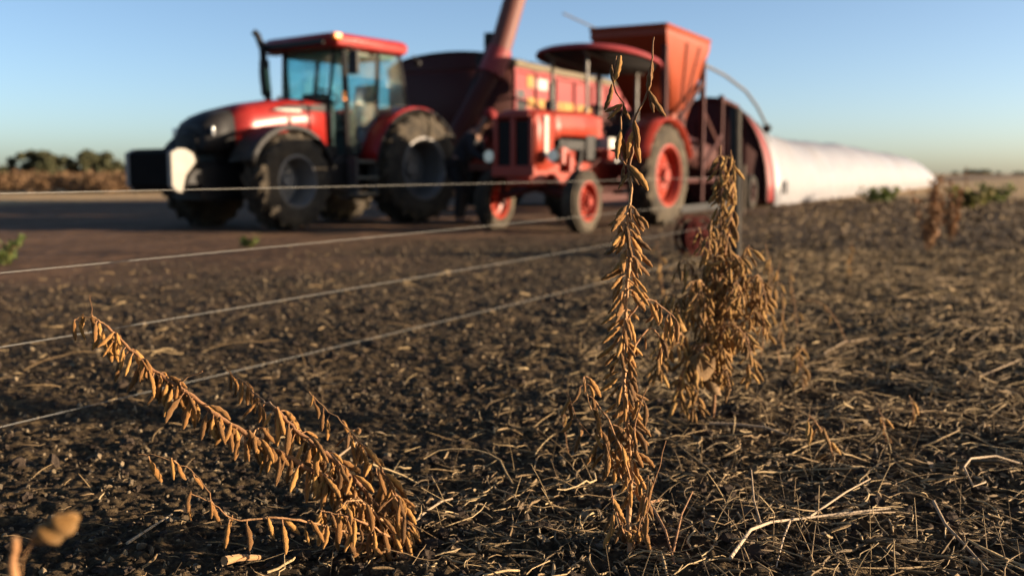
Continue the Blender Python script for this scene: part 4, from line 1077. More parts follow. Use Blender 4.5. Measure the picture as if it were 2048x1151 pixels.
# ------------------------------------------------------------------ fence
def fence():
    A = Vector((-3.58, -1.0, 0)); B = Vector((2.06, 9.15, 0)); C = Vector((4.62, 20.0, 0)); D = Vector((24.0, 62.0, 0))
    t = empty('wire_fence', (B.x, B.y, 0), 0, 'low electric fence of thin white wires between wooden posts', 'fence')
    o = Vector((B.x, B.y, 0))
    def post(p, h, r, m, lean=(0, 0)):
        z = hz(p.x, p.y); b = MB(); rg = random.Random(int(p.x * 100))
        pts = [Vector((p.x + lean[0] * k / 6, p.y + lean[1] * k / 6, z - 0.12 + (h + 0.12) * k / 6)) - o for k in range(7)]
        b.tube(pts, [r * (1 + rg.uniform(-.06, .06)) for _ in range(7)], 9)
        return b.build('post', m, t, bevel=0.006)
    post(A, 1.15, 0.05, M['wood']); post(B, 1.36, 0.052, M['wood'], (-0.03, 0)); post(C, 0.95, 0.045, M['wood_pale']); post(D, 1.1, 0.07, M['wood'])
    hA = [0.725, 0.497, 0.275, 0.055]; hB = [0.748, 0.535, 0.330, 0.075]; hC = [0.72, 0.50, 0.27, 0.09]
    for i in range(4):
        w = MB(); pts = []
        for k in range(26):
            f = k / 25; p = A.lerp(B, f); z = hA[i] * (1 - f) + hB[i] * f - 0.045 * 4 * f * (1 - f) * (0.4 if i else 0.25)
            if i == 3: z = max(z, hz(p.x, p.y) + 0.012)
            pts.append(Vector((p.x - 0.05, p.y, z)) - o)
        for k in range(1, 9):
            f = k / 8; p = B.lerp(C, f); z = hB[i] * (1 - f) + hC[i] * f - 0.05 * f * (1 - f)
            pts.append(Vector((p.x - 0.05, p.y, z)) - o)
        w.tube(pts, 0.0009, 6)
        w.build('wire', M['wire'], t)
        q = MB(); q.lathe([(0.001, -0.02), (0.018, -0.018), (0.022, 0), (0.018, 0.018), (0.001, 0.02)], 10, 'X', Vector((B.x - 0.06, B.y, hB[i])) - o); q.build('insulator', M['insul'], t)
    return t


fence()


def wire_reel():
    p = gp(1388, 512)
    t = empty('wire_reel', p, R(35), 'dark red spoked fence wire reel standing on the ground by the post', 'reel')
    for y in (-0.07, 0.07):
        d = MB()
        d.lathe([(0.17, y - 0.012), (0.19, y - 0.012), (0.19, y + 0.012), (0.17, y + 0.012), (0.17, y - 0.012)], 28, c=(0, 0, 0.19))
        for k in range(6):
            a = 2 * PI * k / 6; d.tube([(0, y, 0.19), (0.175 * math.cos(a), y, 0.19 + 0.175 * math.sin(a))], 0.012, 6)
        d.build('flange', M['reel_red'], t)
    d = MB(); d.lathe([(0.001, -0.065), (0.13, -0.065), (0.135, 0), (0.13, 0.065), (0.001, 0.065)], 24, c=(0, 0, 0.19)); d.build('wound_wire', M['reel_red'], t)
    d = MB(); d.tube([(0, -0.16, 0.19), (0, 0.16, 0.19)], 0.015, 8); d.tube([(0, 0.15, 0.19), (0.08, 0.15, 0.24), (0.08, 0.2, 0.24)], 0.01, 6); d.build('axle', M['reel_red'], t)


wire_reel()


# ------------------------------------------------------------------ far trees and scrub
def leaf_cloud(centres, radii, n, size, seed, flat=0.8):
    rg = np.random.default_rng(seed)
    centres = np.array(centres); radii = np.array(radii)
    pick = rg.choice(len(centres), n, p=radii ** 2 / (radii ** 2).sum())
    d = rg.normal(0, 1, (n, 3)); d /= np.linalg.norm(d, axis=1, keepdims=True)
    rad = radii[pick] * (0.20 + 0.85 * rg.random(n) ** 0.6)
    C = centres[pick] + d * rad[:, None] * np.array([1, 1, flat])
    a = rg.normal(0, 1, (n, 3)); a /= np.linalg.norm(a, axis=1, keepdims=True)
    b = np.cross(a, rg.normal(0, 1, (n, 3))); b /= np.linalg.norm(b, axis=1, keepdims=True) + 1e-9
    s = size * rg.uniform(0.5, 1.3, n)[:, None]
    V = np.stack([C - a * s, C - b * s * 0.6, C + a * s, C + b * s * 0.6], 1)
    return V, np.arange(n * 4).reshape(n, 4), np.repeat(np.clip(rg.normal(0.5, 0.25, n), 0, 1), 4)


def tree(px, d, top_y, w_px, seed, label, group='trees at the edge of the field'):
    x = (px - 1024) / F_PX * d; H = (347 - top_y) * d / F_PX + CAM_H
    wd = w_px * d / F_PX
    t = empty('tree', (x, d, 0), 0, label, 'tree', group)
    rg = random.Random(seed)
    tr = MB(); tr.tube([(0, 0, -0.1), (0.1, 0, H * 0.2), (0.0, 0.1, H * 0.45), (0.1, 0, H * 0.75)], [H * .035, H * .028, H * .02, H * .008], 8)
    for k in range(5):
        a = rg.uniform(0, 6.28); z = H * rg.uniform(.25, .5)
        tr.tube([(0.05, 0, z), (wd * .2 * math.cos(a), wd * .2 * math.sin(a), z + H * .15), (wd * .36 * math.cos(a), wd * .36 * math.sin(a), z + H * .26)], [H * .014, H * .009, H * .004], 6)
    tr.build('trunk', M['bark'], t)
    cs = []; rs = []
    for k in range(70):
        a = rg.uniform(0, 6.28); f = rg.random() ** .6
        z = H * rg.uniform(.08, .88); env = math.sqrt(max(0.05, 1 - ((z / H - .5) / .5) ** 2))
        cs.append((wd * .47 * f * env * math.cos(a), wd * .47 * f * env * math.sin(a), z)); rs.append(H * rg.uniform(.11, .20))
    V, Q, T = leaf_cloud(cs, rs, 20000, H * 0.042, seed)
    c = np_mesh('crown', V, Q, M['foliage'], tint=T); c.parent = t
    return t


tree(84, 66, 302, 122, 1, 'rounded green tree above the brown scrub, the broader one')
tree(194, 62, 302, 98, 2, 'dense green tree right beside the tractor weights in the distance')
tree(10, 70, 331, 100, 3, 'low green tree at the left end of the far scrub')
tree(142, 74, 336, 70, 4, 'low dark tree in the gap between the two taller trees')
tree(252, 72, 330, 70, 5, 'small green tree half hidden behind the black weights')


def scrub():
    rg = np.random.default_rng(8); n = 170
    X = rg.uniform(-36, -8, n); Y = rg.uniform(39, 54, n); H = rg.uniform(0.30, 0.72, n)
    V, Q, T = leaf_cloud(np.stack([X, Y, H * 0.55], -1), H * 0.70 + 0.20, 60000, 0.085, 9, flat=0.8)
    V[:, :, 2] = np.maximum(V[:, :, 2], 0.0)
    o = np_mesh('undergrowth', V, Q, M['scrub'], tint=T, kind='stuff'); o['label'] = 'brown dry scrub along the far edge of the field'
    n = 90                                                   # far-off wood on the right horizon
    n = 260
    X = rg.uniform(-700, 1000, n); Y = rg.uniform(850, 880, n); H = np.where((X > 385) & (X < 412), rg.uniform(3.6, 4.6, n), rg.uniform(1.5, 2.2, n))
    V, Q, T = leaf_cloud(np.stack([X, Y, H * .4], -1), H * .6 + 0.9, 16000, 1.5, 10, flat=0.55)
    X2 = rg.uniform(388, 412, 20); V2, Q2, T2 = leaf_cloud(np.stack([X2, 865 + 0 * X2, 1.6 + 0 * X2], -1), 1.9 + 0 * X2, 2500, 1.2, 12, flat=0.9)
    V = np.concatenate([V, V2]); Q = np.concatenate([Q, Q2 + 16000 * 4]); T = np.concatenate([T, T2])
    o = np_mesh('far_woods', V, Q, M['foliage'], tint=T, kind='stuff'); o['label'] = 'thin dark line of woods on the horizon'


scrub()


def weed(name, p, h, w, n, m, seed, label, cat='plant', group=None, size=0.05, stalks=5):
    t = empty(name, p, 0, label, cat, group)
    rg = random.Random(seed)
    s = MB(); cs = []; rs = []
    for k in range(stalks):
        a = rg.uniform(0, 6.28); q = rg.uniform(.2, 1)
        tip = Vector((w * .5 * q * math.cos(a), w * .5 * q * math.sin(a), h * rg.uniform(.65, 1)))
        s.tube([(0.02 * math.cos(a), 0.02 * math.sin(a), -0.02), tip * 0.5 + Vector((0, 0, h * .08)), tip], [h * .012, h * .009, h * .004], 5)
        for j in range(5):
            f = .25 + .75 * j / 4; cs.append(tuple(tip * f)); rs.append(w * .16 * (1.15 - .5 * f))
    s.build('stem', M['stem'], t)
    V, Q, T = leaf_cloud(cs, rs, n, size, seed, 1.0)
    c = np_mesh('leaves', V, Q, m, tint=T); c.parent = t
    return t


weed('weed', gp(6, 528), 0.24, 0.34, 130, M['weed'], 1, 'bright green weed at the left edge of the track', size=0.04)
weed('weed', gp(495, 494), 0.14, 0.26, 70, M['weed'], 2, 'tiny olive weed on the track in front of the large tractor', size=0.035)
weed('weed', gp(1758, 404), 0.36, 1.3, 260, M['weed'], 3, 'dark green weed growing against the white bag', size=0.09, stalks=9)
weed('weed', gp(1925, 416), 0.42, 1.3, 420, M['weed_yellow'], 4, 'yellow green weed at the far right of the field', size=0.09, stalks=9)
weed('weed', gp(1985, 404), 0.42, 1.2, 380, M['weed'], 5, 'green weed nearest the right edge, before the stubble', size=0.09, stalks=8)
weed('dry_weed', gp(1858, 502), 0.78, 0.46, 560, M['dryweed'], 6, 'reddish dry weed standing tall in the right field', size=0.026, stalks=7)
weed('dry_weed', gp(1903, 486), 0.74, 0.34, 380, M['dryweed'], 7, 'thinner reddish dry weed just right of the tall one', size=0.026, stalks=5)
weed('dry_weed', gp(1932, 400), 1.35, 0.25, 150, M['dryweed'], 8, 'thin tall dry stalk rising above the horizon at right', size=0.03, stalks=1)


# ------------------------------------------------------------------ bean plants
def pod_mesh(seed, n_seed, curve):
    rg = random.Random(seed); rings, sides = 15, 9
    V = []; F = []
    for i in range(rings):
        t = i / (rings - 1)
        env = max(0.0, math.sin(PI * min(1, t * 0.97 + 0.015))) ** 0.55
        bulge = 1 + 0.16 * math.cos(2 * PI * (n_seed * (t - 0.1) / 0.8 + 0.5)) * (1 if 0.08 < t < 0.92 else 0)
        wx = 0.108 * env * bulge + 0.012; wy = 0.085 * env * (0.75 + 0.35 * (bulge - 0.84) / 0.32) + 0.012
        cx = curve * math.sin(PI * t) + 0.05 * (t ** 6); tz = t
        for k in range(sides):
            a = 2 * PI * k / sides
            V.append((cx + wx * math.cos(a) * (1 + rg.uniform(-.05, .05)), wy * math.sin(a), tz))
    for i in range(rings - 1):
        for k in range(sides):
            F.append((i * sides + k, i * sides + (k + 1) % sides, (i + 1) * sides + (k + 1) % sides, (i + 1) * sides + k))
    F.append(tuple(reversed(range(sides)))); F.append(tuple((rings - 1) * sides + k for k in range(sides)))
    return V, F


POD = {}
for mk in ('pod', 'pod_c'):
    POD[mk] = []
    for i, (ns, cv) in enumerate(((3, .05), (3, .09), (2, .04), (2, -.06), (3, -.03), (2, .11))):
        V_, F_ = pod_mesh(i, ns, cv)
        me = bpy.data.meshes.new('pod'); me.from_pydata(V_, [], F_); me.polygons.foreach_set('use_smooth', [True] * len(F_)); me.update()
        me.materials.append(M[mk]); POD[mk].append(me)
PR = random.Random(23)


class Plant:
    def __init__(s, name, base, label, cat='bean plant', group='dry bean plants left standing in the field', pod='pod', L=0.047):
        s.o = Vector(base); s.t = empty(name, s.o, 0, label, cat, group); s.pod = pod; s.L = L; s.n = 0

    def path(s, pts, n=5):            # Catmull-Rom with a little wobble
        pts = [Vector(p) for p in pts]; out = []
        q = [pts[0] * 2 - pts[1]] + pts + [pts[-1] * 2 - pts[-2]]
        for i in range(1, len(q) - 2):
            for k in range(n):
                t = k / n
                p = 0.5 * ((2 * q[i]) + (-q[i - 1] + q[i + 1]) * t + (2 * q[i - 1] - 5 * q[i] + 4 * q[i + 1] - q[i + 2]) * t * t + (-q[i - 1] + 3 * q[i] - 3 * q[i + 1] + q[i + 2]) * t ** 3)
                out.append(p + Vector((PR.gauss(0, .0012), PR.gauss(0, .0012), PR.gauss(0, .0012))))
        out.append(pts[-1]); return out

    def stem(s, pts, r0, r1, name='stem', nodes=True):
        P = s.path(pts); m = len(P); rs = []
        for i in range(m):
            r = r0 + (r1 - r0) * i / (m - 1)
            if nodes and i % 4 == 2: r *= 1.30
            rs.append(r)
        b = MB(); b.tube([p - s.o for p in P], rs, 8); b.build(name, M['stem'], s.t, sharp=80)
        return P

    def addpod(s, p, dirv, L=None, roll=None, mesh=None):
        L = L or s.L * PR.uniform(.78, 1.15)
        me = mesh if mesh is not None else PR.choice(POD[s.pod])
        o = bpy.data.objects.new('pod', me); COL.objects.link(o); o.parent = s.t
        q = Vector(dirv).normalized().to_track_quat('Z', 'Y') @ Quaternion((0, 0, 1), PR.uniform(0, 6.28) if roll is None else roll)
        o.location = Vector(p) - s.o; o.rotation_mode = 'QUATERNION'; o.rotation_quaternion = q
        wd = L * PR.uniform(.92, 1.15); o.scale = (wd, wd, L); s.n += 1
        return o

    def pods_on(s, P, spacing, per, spread, droop, skip=0.0, start=0.0, end=1.0, sidebias=None, L=None):
        """Clusters of pods on nodes along a path. spread: how far they stand off, droop: how much they hang."""
        ln = [0.0]
        for a, b in zip(P, P[1:]): ln.append(ln[-1] + (b - a).length)
        tot = ln[-1]; d = start * tot; ped = MB()
        while d < end * tot:
            i = max(k for k in range(len(ln)) if ln[k] <= d + 1e-9); i = min(i, len(P) - 2)
            f = (d - ln[i]) / max(1e-6, ln[i + 1] - ln[i]); p = P[i].lerp(P[i + 1], min(1, f))
            tg_ = (P[i + 1] - P[i]).normalized()
            if PR.random() > skip:
                k_ = PR.choice(per)
                a0 = PR.uniform(0, 6.28)
                for k in range(k_):
                    a = a0 + 2 * PI * k / k_ + PR.gauss(0, .5)
                    u = tg_.orthogonal().normalized(); v = tg_.cross(u)
                    rad = u * math.cos(a) + v * math.sin(a)
                    if sidebias is not None:
                        rad = (rad * Vector((1, .7, 1)) + Vector((PR.choice((-1, 1)) * sidebias * PR.uniform(0, 1.2), -0.15, 0))).normalized()
                    dv = rad * spread * PR.uniform(.6, 1.3) + Vector((0, 0, -1)) * droop * PR.uniform(.7, 1.3) + Vector((PR.gauss(0, .32), PR.gauss(0, .32), PR.gauss(0, .16)))
                    ps = p + rad * 0.004; pe = ps + (rad * .6 + dv.normalized() * .6) * PR.uniform(.005, .013)
                    ped.tube([ps - s.o, pe - s.o], [.0014, .0011], 5, cap=False)
                    s.addpod(pe, dv, L=(L or s.L) * PR.choice((.62, .8, .9, 1.0, 1.05, 1.15)) * PR.uniform(.93, 1.07))
            d += spacing * PR.uniform(.7, 1.35)
        if ped.v: ped.build('pod_stalk', M['stem'], s.t)['kind'] = 'stuff'


def U(*a): return [un(*q) for q in a]


# the tall plant in the middle
bA = gp(1262, 1132)
A = Plant('bean_plant', bA, 'tall upright dry bean plant in focus, its forked top above the horizon', L=0.046)
A1 = A.stem([bA - Vector((0, 0, .02))] + U((1258, 1040, 2.03), (1262, 950, 2.03), (1256, 860, 2.02), (1250, 780, 2.02), (1246, 690, 2.02), (1252, 610, 2.02), (1259, 520, 2.02), (1255, 440, 2.02), (1262, 380, 2.02), (1258, 335, 2.02)), .0048, .0028)
A2 = A.stem(U((1258, 338, 2.02), (1268, 285, 2.02), (1268, 240, 2.02), (1297, 183, 2.02), (1304, 125, 2.01), (1308, 74, 2.01)), .0026, .0014, 'branch')
A3 = A.stem(U((1258, 338, 2.02), (1240, 310, 2.03), (1242, 245, 2.03), (1246, 207, 2.03), (1225, 168, 2.03), (1233, 112, 2.03)), .0022, .0010, 'branch')
A.pods_on(A1, 0.0140, (3, 3, 4, 4), .80, .80, skip=.08, start=.33, end=.93, sidebias=.8)
A.pods_on(A1, 0.019, (2, 3, 3), .4, 1.0, skip=.12, start=.08, end=.36, L=.05)
for (x0, y0, x1, y1, l) in ((1298, 182, 1332, 236, .034), (1299, 184, 1308, 228, .026), (1296, 184, 1306, 122, .034), (1224, 168, 1206, 222, .030), (1226, 166, 1240, 108, .030), (1228, 168, 1222, 128, .026),
                            (1246, 208, 1208, 226, .030), (1245, 210, 1214, 240, .028), (1247, 209, 1262, 240, .022), (1268, 240, 1276, 300, .034), (1268, 250, 1282, 330, .036), (1266, 262, 1258, 320, .034),
                            (1242, 260, 1232, 320, .034), (1241, 270, 1252, 330, .036), (1240, 300, 1220, 300, .022), (1258, 330, 1300, 382, .040), (1258, 336, 1278, 372, .034), (1256, 345, 1236, 380, .030), (1248, 330, 1246, 375, .03)):
    p, q = un(x0, y0, 2.02), un(x1, y1, 2.02 + PR.gauss(0, .012)); A.addpod(p, q - p, L=max(l, (q - p).length * .95)).scale.x *= .8
for pts, sp in (([(1258, 985, 2.02), (1212, 890, 2.0), (1182, 815, 1.98), (1168, 752, 1.98)], .022), ([(1250, 935, 2.02), (1200, 885, 2.02), (1162, 850, 2.02), (1132, 782, 2.03)], .034),
                ([(1262, 960, 2.0), (1222, 850, 1.99), (1190, 800, 1.98)], .040), ([(1264, 900, 2.0), (1272, 840, 1.98), (1294, 775, 1.98)], .030), ([(1254, 640, 2.02), (1288, 600, 2.04), (1322, 612, 2.06), (1352, 640, 2.08)], .024),
                ([(1258, 1090, 2.0), (1228, 1010, 1.97), (1222, 975, 1.97)], .022), ([(1264, 1100, 1.98), (1288, 1010, 1.95), (1296, 950, 1.95)], .024), ([(1252, 720, 2.02), (1300, 655, 2.06), (1330, 700, 2.08)], .030)):
    B_ = A.stem(U(*pts), .0022, .0011, 'branch'); A.pods_on(B_, sp, (1, 2, 2), .30, 1.0, skip=.1, start=.25, L=.045)
A.stem(U((1288, 1060, 1.96), (1300, 1000, 1.95), (1332, 880, 1.97)), .0016, .0009, 'branch', nodes=False)

# the leaning plant on the left
bB = gp(820, 1128)
B = Plant('bean_plant', bB, 'dry bean plant leaning far to the left, pods hanging below its stem', L=0.050)
B1 = B.stem([bB - Vector((0, 0, .02))] + U((775, 1060, 2.02), (705, 990, 2.0), (640, 948, 1.99), (565, 908, 1.98), (500, 872, 1.97), (435, 830, 1.96), (372, 783, 1.95), (310, 742, 1.95), (262, 700, 1.95), (214, 652, 1.95)), .0062, .0026)
B.pods_on(B1, 0.0120, (1, 2, 3, 4), .42, 1.0, skip=.10, start=.10, end=.99)
B2 = B.stem(U((792, 1062, 2.02), (722, 972, 2.01), (652, 905, 2.0), (592, 858, 2.0), (552, 815, 2.0)), .0045, .0028, 'branch'); B.pods_on(B2, .014, (1, 2, 3, 3), .35, 1.0, start=.1)
B3 = B.stem(U((552, 815, 2.0), (520, 795, 2.08), (488, 765, 2.12), (452, 738, 2.14)), .0020, .0010, 'branch'); B.pods_on(B3, .020, (1, 2), .3, 1.0, start=.2, L=.042)
B4 = B.stem(U((808, 1085, 2.02), (798, 1010, 2.02), (772, 955, 2.03), (738, 905, 2.04), (700, 862, 2.05)), .0036, .0014, 'branch'); B.pods_on(B4, .015, (1, 2, 3), .4, .9, start=.12)
B5 = B.stem(U((738, 905, 2.04), (690, 850, 2.12), (650, 815, 2.16), (618, 782, 2.18)), .0014, .0008, 'branch', nodes=False); B.pods_on(B5, .035, (1, 1, 2), .2, 1.0, start=.35, L=.040)
B6 = B.stem(U((770, 1068, 2.0), (690, 1062, 1.93), (600, 1040, 1.86), (540, 1035, 1.84), (470, 1040, 1.82), (430, 1010, 1.82), (378, 985, 1.82)), .0022, .0009, 'branch'); B.pods_on(B6, .040, (1, 2), .25, 1.0, start=.25)
B7 = B.stem(U((430, 1010, 1.82), (398, 955, 1.85), (352, 925, 1.86), (316, 912, 1.86), (276, 908, 1.86)), .0009, .0006, 'branch', nodes=False); B.pods_on(B7, .045, (1, 1, 2), .2, 1.0, start=.4, L=.042)
B8 = B.stem(U((214, 652, 1.95), (196, 640, 1.95), (180, 632, 1.95), (146, 640, 1.95)), .0018, .0008, 'branch', nodes=False); B.pods_on(B8, .014, (1, 2), .2, 1.0, start=.1, L=.046)
B.stem(U((370, 783, 1.95), (360, 760, 1.94), (405, 742, 1.93)), .0024, .0012, 'branch')
B.stem(U((184, 634, 1.95), (180, 590, 1.95)), .0006, .0004, 'branch', nodes=False)
B9 = B.stem(U((790, 1080, 1.98), (740, 1050, 1.94), (690, 1030, 1.92), (640, 1020, 1.92)), .0026, .0012, 'branch'); B.pods_on(B9, .022, (2, 2, 3), .45, .8, start=.1)
B10 = B.stem([bB] + U((770, 1090, 1.98), (720, 1085, 1.94)), .0030, .0016, 'branch'); B.pods_on(B10, .02, (2, 3), .5, .8, start=.1)
for pts in ([(790, 1070, 2.0), (735, 1010, 1.97), (700, 1000, 1.95), (672, 1022, 1.94)], [(760, 1040, 2.01), (765, 980, 2.05), (752, 935, 2.06)], [(805, 1090, 2.0), (810, 1040, 1.99), (785, 985, 1.98)],
            [(640, 948, 1.99), (618, 915, 2.02), (600, 905, 2.03)], [(705, 990, 2.0), (668, 935, 2.03), (655, 915, 2.04)], [(500, 872, 1.97), (520, 855, 1.99), (535, 858, 2.0)], [(800, 1100, 1.98), (760, 1105, 1.95), (735, 1125, 1.94)]):
    b_ = B.stem(U(*pts), .0026, .0012, 'branch'); B.pods_on(b_, .017, (1, 2, 3), .45, .95, start=.15)
B.stem([bB] + U((850, 1128, 1.98), (858, 1135, 1.97)), .0022, .001, 'branch')

# the bushy plant behind on the right
bC = gp(1425, 838)
C = Plant('bean_plant', bC, 'bushy dry bean plant behind the tall one, thick with ochre pods', pod='pod_c', L=0.044)
C1 = C.stem([bC - Vector((0, 0, .02))] + U((1428, 760, 3.07), (1432, 660, 3.07), (1438, 560, 3.07), (1440, 460, 3.07), (1442, 370, 3.07), (1441, 292, 3.07)), .0058, .0020)
C.pods_on(C1, .019, (3, 4, 4), .55, 1.0, start=.22, end=.99)
rgc = random.Random(5)
for k, pts in enumerate([
    [(1436, 600, 3.07), (1410, 500, 3.05), (1398, 455, 3.05)], [(1438, 560, 3.07), (1462, 440, 3.06), (1466, 380, 3.06), (1462, 300, 3.06)],
    [(1434, 640, 3.07), (1480, 540, 3.02), (1498, 490, 3.0)], [(1434, 650, 3.07), (1500, 560, 3.0), (1522, 560, 3.0), (1532, 610, 3.0)],
    [(1432, 660, 3.07), (1390, 560, 3.04), (1372, 520, 3.03), (1352, 545, 3.03)], [(1430, 700, 3.07), (1370, 610, 3.0), (1330, 590, 2.98), (1312, 640, 2.98)],
    [(1430, 700, 3.07), (1460, 600, 2.96), (1472, 560, 2.94), (1486, 600, 2.93)], [(1429, 720, 3.07), (1410, 620, 2.95), (1402, 580, 2.93), (1388, 620, 2.92)],
    [(1429, 730, 3.07), (1500, 630, 2.98), (1530, 640, 2.96)], [(1428, 740, 3.07), (1380, 690, 2.95), (1340, 690, 2.92), (1320, 730, 2.92)],
    [(1428, 760, 3.07), (1400, 700, 2.94), (1372, 740, 2.9), (1352, 780, 2.9)], [(1434, 640, 3.07), (1440, 560, 3.18), (1470, 520, 3.22)],
    [(1429, 720, 3.07), (1450, 650, 2.94), (1480, 660, 2.92), (1500, 690, 2.92)], [(1436, 580, 3.07), (1420, 490, 3.0), (1424, 440, 2.99)], [(1428, 745, 3.07), (1440, 690, 2.93), (1452, 720, 2.91)],
    [(1429, 720, 3.07), (1395, 690, 2.94), (1366, 745, 2.91), (1358, 815, 2.9)], [(1429, 700, 3.07), (1408, 690, 2.92), (1392, 740, 2.9), (1388, 822, 2.9)], [(1428, 745, 3.07), (1350, 660, 2.9), (1322, 690, 2.88), (1318, 745, 2.88)],
    [(1430, 690, 3.07), (1482, 660, 2.95), (1500, 700, 2.93), (1496, 755, 2.93)], [(1432, 660, 3.07), (1500, 590, 3.05), (1520, 600, 3.05), (1526, 675, 3.05)], [(1434, 620, 3.07), (1480, 570, 3.15), (1505, 575, 3.17), (1512, 640, 3.17)],
    [(1434, 640, 3.07), (1385, 590, 3.12), (1362, 600, 3.13), (1350, 660, 3.13)], [(1436, 600, 3.07), (1462, 520, 3.0), (1482, 520, 3.0), (1490, 580, 3.0)], [(1428, 760, 3.07), (1450, 740, 2.95), (1462, 780, 2.93)],
    [(1434, 620, 3.07), (1400, 560, 2.98), (1378, 580, 2.97), (1370, 640, 2.97)]]):
    P_ = C.stem(U(*pts), .0028, .0012, 'branch'); C.pods_on(P_, .0185, (2, 2, 3), .48, .9, start=.15)
lf = MB(); q0 = un(1400, 735, 2.9)
lf.sheet([[tuple(q0 - bC + Vector((x * .045 * math.sqrt(max(0, 1 - z * z)) + .01 * z, .01 * math.sin(x * 3 + z), z * .055))) for x in (-1, -.3, .3, 1)] for z in (-1, -.6, -.2, .2, .6, 1)])
lf.build('leaf', M['leaf_dry'], C.t, solid=.0006)
lf = MB(); q0 = un(1425, 775, 2.9)
lf.sheet([[tuple(q0 - bC + Vector((z * .028 + x * .010 * (1 - .8 * z * z), .012 * x * z + .006 * z * z, -z * .020 + x * .012 * (1 - .8 * z * z)))) for x in (-1, 0, 1)] for z in (-1, -.5, 0, .5, 1)])
lf.build('leaf', M['leaf_dry'], C.t, solid=.0006)
lf = MB(); q0 = un(1358, 645, 2.45)
lf.sheet([[tuple(q0 - bC + Vector((x * .010 + z * .012, .006 * x * z, -z * .022))) for x in (-1, 0, 1)] for z in (-1, -.4, .2, 1)])
lf.build('withered_leaf', M['pod_c'], C.t, solid=.0006)


# small sprigs standing about
def sprig(base, pts, label, L=.045, sp=.026, per=(1, 2, 2), r=.0022, pod='pod_c', drp=1.0, start=.3):
    b = gp(*base); s = Plant('bean_sprig', b, label, 'bean sprig', 'small dry bean sprigs in the field', pod=pod, L=L)
    d0 = b.y
    P_ = s.stem([b - Vector((0, 0, .01))] + [un(x, y, d0 + dd) for x, y, dd in pts], r, r * .45)
    s.pods_on(P_, sp, per, .35, drp, start=start)
    return s


sprig((1520, 715), [(1530, 650, 0), (1545, 560, 0), (1530, 485, 0)], 'thin bean sprig right beside the bushy plant', L=.05, sp=.045)
sprig((1608, 785), [(1603, 740, 0), (1592, 690, 0), (1612, 700, -.05)], 'short bean sprig with drooping pods right of the bushy plant', L=.05, sp=.03)
sprig((1672, 925), [(1655, 880, 0), (1632, 846, 0), (1618, 828, 0)], 'little bean sprig with four long pods in the right foreground', L=.048, sp=.022, per=(1, 1, 2), start=.3)
sprig((1700, 690), [(1672, 640, 0), (1640, 605, 0), (1590, 602, 0)], 'bent bare bean stalk arching over the right field', L=.04, sp=.09, per=(1,), start=.5)
sprig((1330, 615), [(1322, 560, 0), (1318, 500, 0), (1312, 480, 0)], 'small dark bean sprig between the tall and bushy plants', L=.05, sp=.05)
sprig((1825, 850), [(1826, 815, 0), (1818, 790, 0)], 'tiny reddish bean sprig in the right field', L=.045, sp=.03, pod='pod')
sprig((1770, 880), [(1768, 850, 0), (1758, 815, 0)], 'stubby bean stalk with broken pods in the right field', L=.035, sp=.03, pod='pod')
sprig((1140, 905), [(1128, 860, 0), (1126, 820, 0)], 'slender leafless sprig left of the tall plant', L=.03, sp=.2, per=(1,), r=.0012, start=.9)

sprig((1562, 735), [(1556, 680, 0), (1568, 610, 0), (1555, 560, 0), (1562, 520, 0)], 'taller loose bean sprig second to the right of the bushy plant', L=.045, sp=.05)
sprig((1595, 660), [(1590, 610, 0), (1580, 560, 0), (1584, 525, 0)], 'faint bean sprig farthest from the bushy plant toward the bag', L=.05, sp=.06)
sprig((1700, 560), [(1698, 520, 0), (1705, 480, 0)], 'short blurred sprig in the middle of the far right field', L=.05, sp=.06)

# out-of-focus stalk close to the lens at the lower left
b0 = Vector((-0.47, 0.92, hz(-0.47, 0.92)))
N_ = Plant('bean_stalk', b0, 'blurred bean stalk close to the lens at the lower left corner', 'bean plant', 'dry bean plants left standing in the field', L=.052)
N1_ = N_.stem([b0, un(30, 1400, .93), un(26, 1150, .94), un(32, 1075, .94)], .0050, .0036)
N3_ = N_.stem([un(28, 1250, .94), un(40, 1140, .95), un(64, 1084, .95)], .0006, .0005, 'branch', nodes=False)
p, q = un(66, 1082, .95), un(148, 1022, .95); N_.addpod(p, q - p, L=.050, mesh=POD['pod_c'][2]).scale = (.125, .105, .050)


# ------------------------------------------------------------------ notable stalks lying in the foreground
def stalk(pts, r, label, twigs=(), name='fallen_stalk', lift=.012, m='stem'):
    P0 = []
    for x, y, dz in pts:
        g_ = gp(x, y); P0.append(g_ + Vector((0, 0, dz + lift)))
    t = empty(name, P0[0], 0, label, 'stalk', 'stalks lying in the foreground')
    b = MB(); b.tube([p_ - P0[0] for p_ in P0], [r * (1.1 - .5 * i / (len(P0) - 1)) for i in range(len(P0))], 8); b.build('stem', M[m], t, sharp=80)
    for tw in twigs:
        Q_ = [gp(x, y) + Vector((0, 0, dz + lift)) - P0[0] for x, y, dz in tw]
        b = MB(); b.tube(Q_, [r * .7 * (1.1 - .5 * i / (len(Q_) - 1)) for i in range(len(Q_))], 6); b.build('twig', M[m], t, sharp=80)
    return t


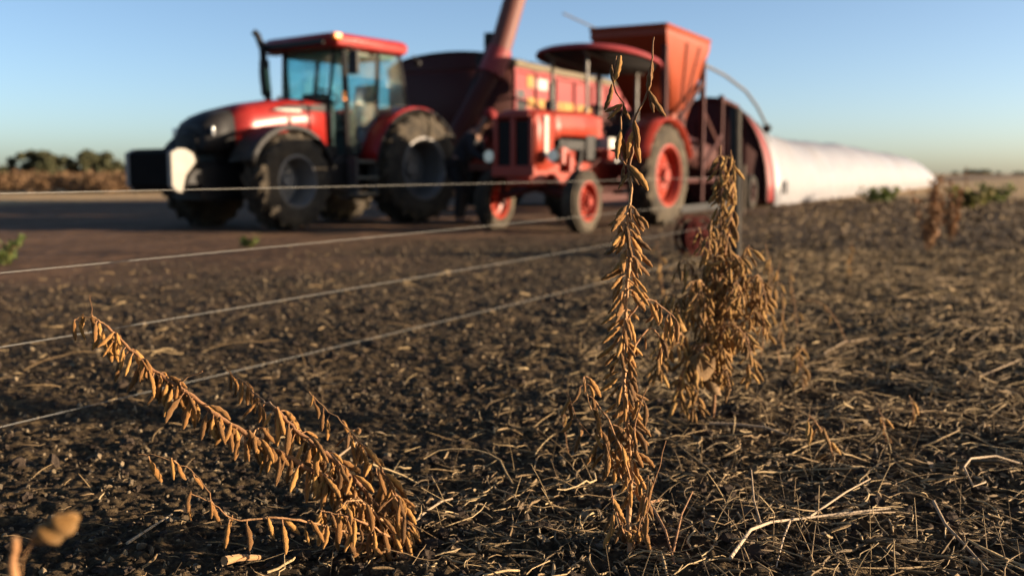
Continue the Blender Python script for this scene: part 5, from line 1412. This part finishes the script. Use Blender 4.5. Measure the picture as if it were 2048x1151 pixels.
M['pale'] = dry_mat('pale_straw', (0.40, 0.27, 0.16), (0.52, 0.37, 0.23), (0.62, 0.47, 0.32), scale=30)
stalk([(1418, 860, .01), (1470, 862, .012), (1530, 868, .012), (1600, 876, .0)], .0042, 'thick pale broken stalk lying right of the bushy plant', m='pale')
stalk([(1460, 1150, .01), (1500, 1100, .02), (1540, 1075, .02), (1600, 1062, .015), (1690, 1048, .01), (1780, 1040, .01)], .0034, 'forked pale stalk lying in the lower right foreground',
      twigs=[[(1520, 1085, .02), (1506, 1062, .05), (1500, 1030, .085)], [(1580, 1066, .015), (1566, 1095, .01), (1552, 1150, .0)], [(1620, 1058, .015), (1690, 1010, .02), (1740, 975, .02)], [(1660, 1052, .01), (1740, 1050, .01), (1790, 1036, .01)]], m='pale')
stalk([(1866, 1020, .02), (1890, 1070, .015), (1930, 1100, .01), (1975, 1150, .01)], .0036, 'straight pale stalk slanting down at the right corner', m='pale')
stalk([(2040, 945, .01), (1990, 945, .02), (1940, 950, .03), (1926, 975, .04), (1945, 1000, .03), (1970, 985, .02)], .0030, 'curled pale stalk near the right edge', m='pale')
stalk([(1322, 1000, .0), (1300, 1040, .03), (1330, 1090, .02), (1350, 1150, .0)], .0034, 'reddish bent stalk at the foot of the tall plant', twigs=[[(1345, 1130, .01), (1362, 1090, .04), (1384, 1050, .07)]])
stalk([(1620, 720, .0), (1690, 695, .03), (1760, 690, .03), (1820, 712, .0)], .0028, 'arched stalk lying across the clods in the middle of the right field', m='pale')
stalk([(1930, 745, .02), (1960, 765, .02), (2010, 752, .03), (2040, 742, .02)], .003, 'wavy pale stalk by the right edge above the curled one', m='pale')
stalk([(815, 1068, .0), (850, 1050, .01), (885, 1028, .012), (905, 1018, .012)], .0030, 'pale twig lying right of the leaning plant', m='pale')
stalk([(255, 1105, .0), (300, 1078, .006), (345, 1050, .008)], .0030, 'dark soiled stalk piece in the left foreground', m='pale')
stalk([(450, 1150, .01), (478, 1134, .012), (520, 1122, .0)], .0085, 'thick tan stalk end at the bottom edge')
stalk([(676, 925, .0), (700, 914, .02), (718, 906, .03)], .0026, 'short white twig behind the leaning plant', m='pale')
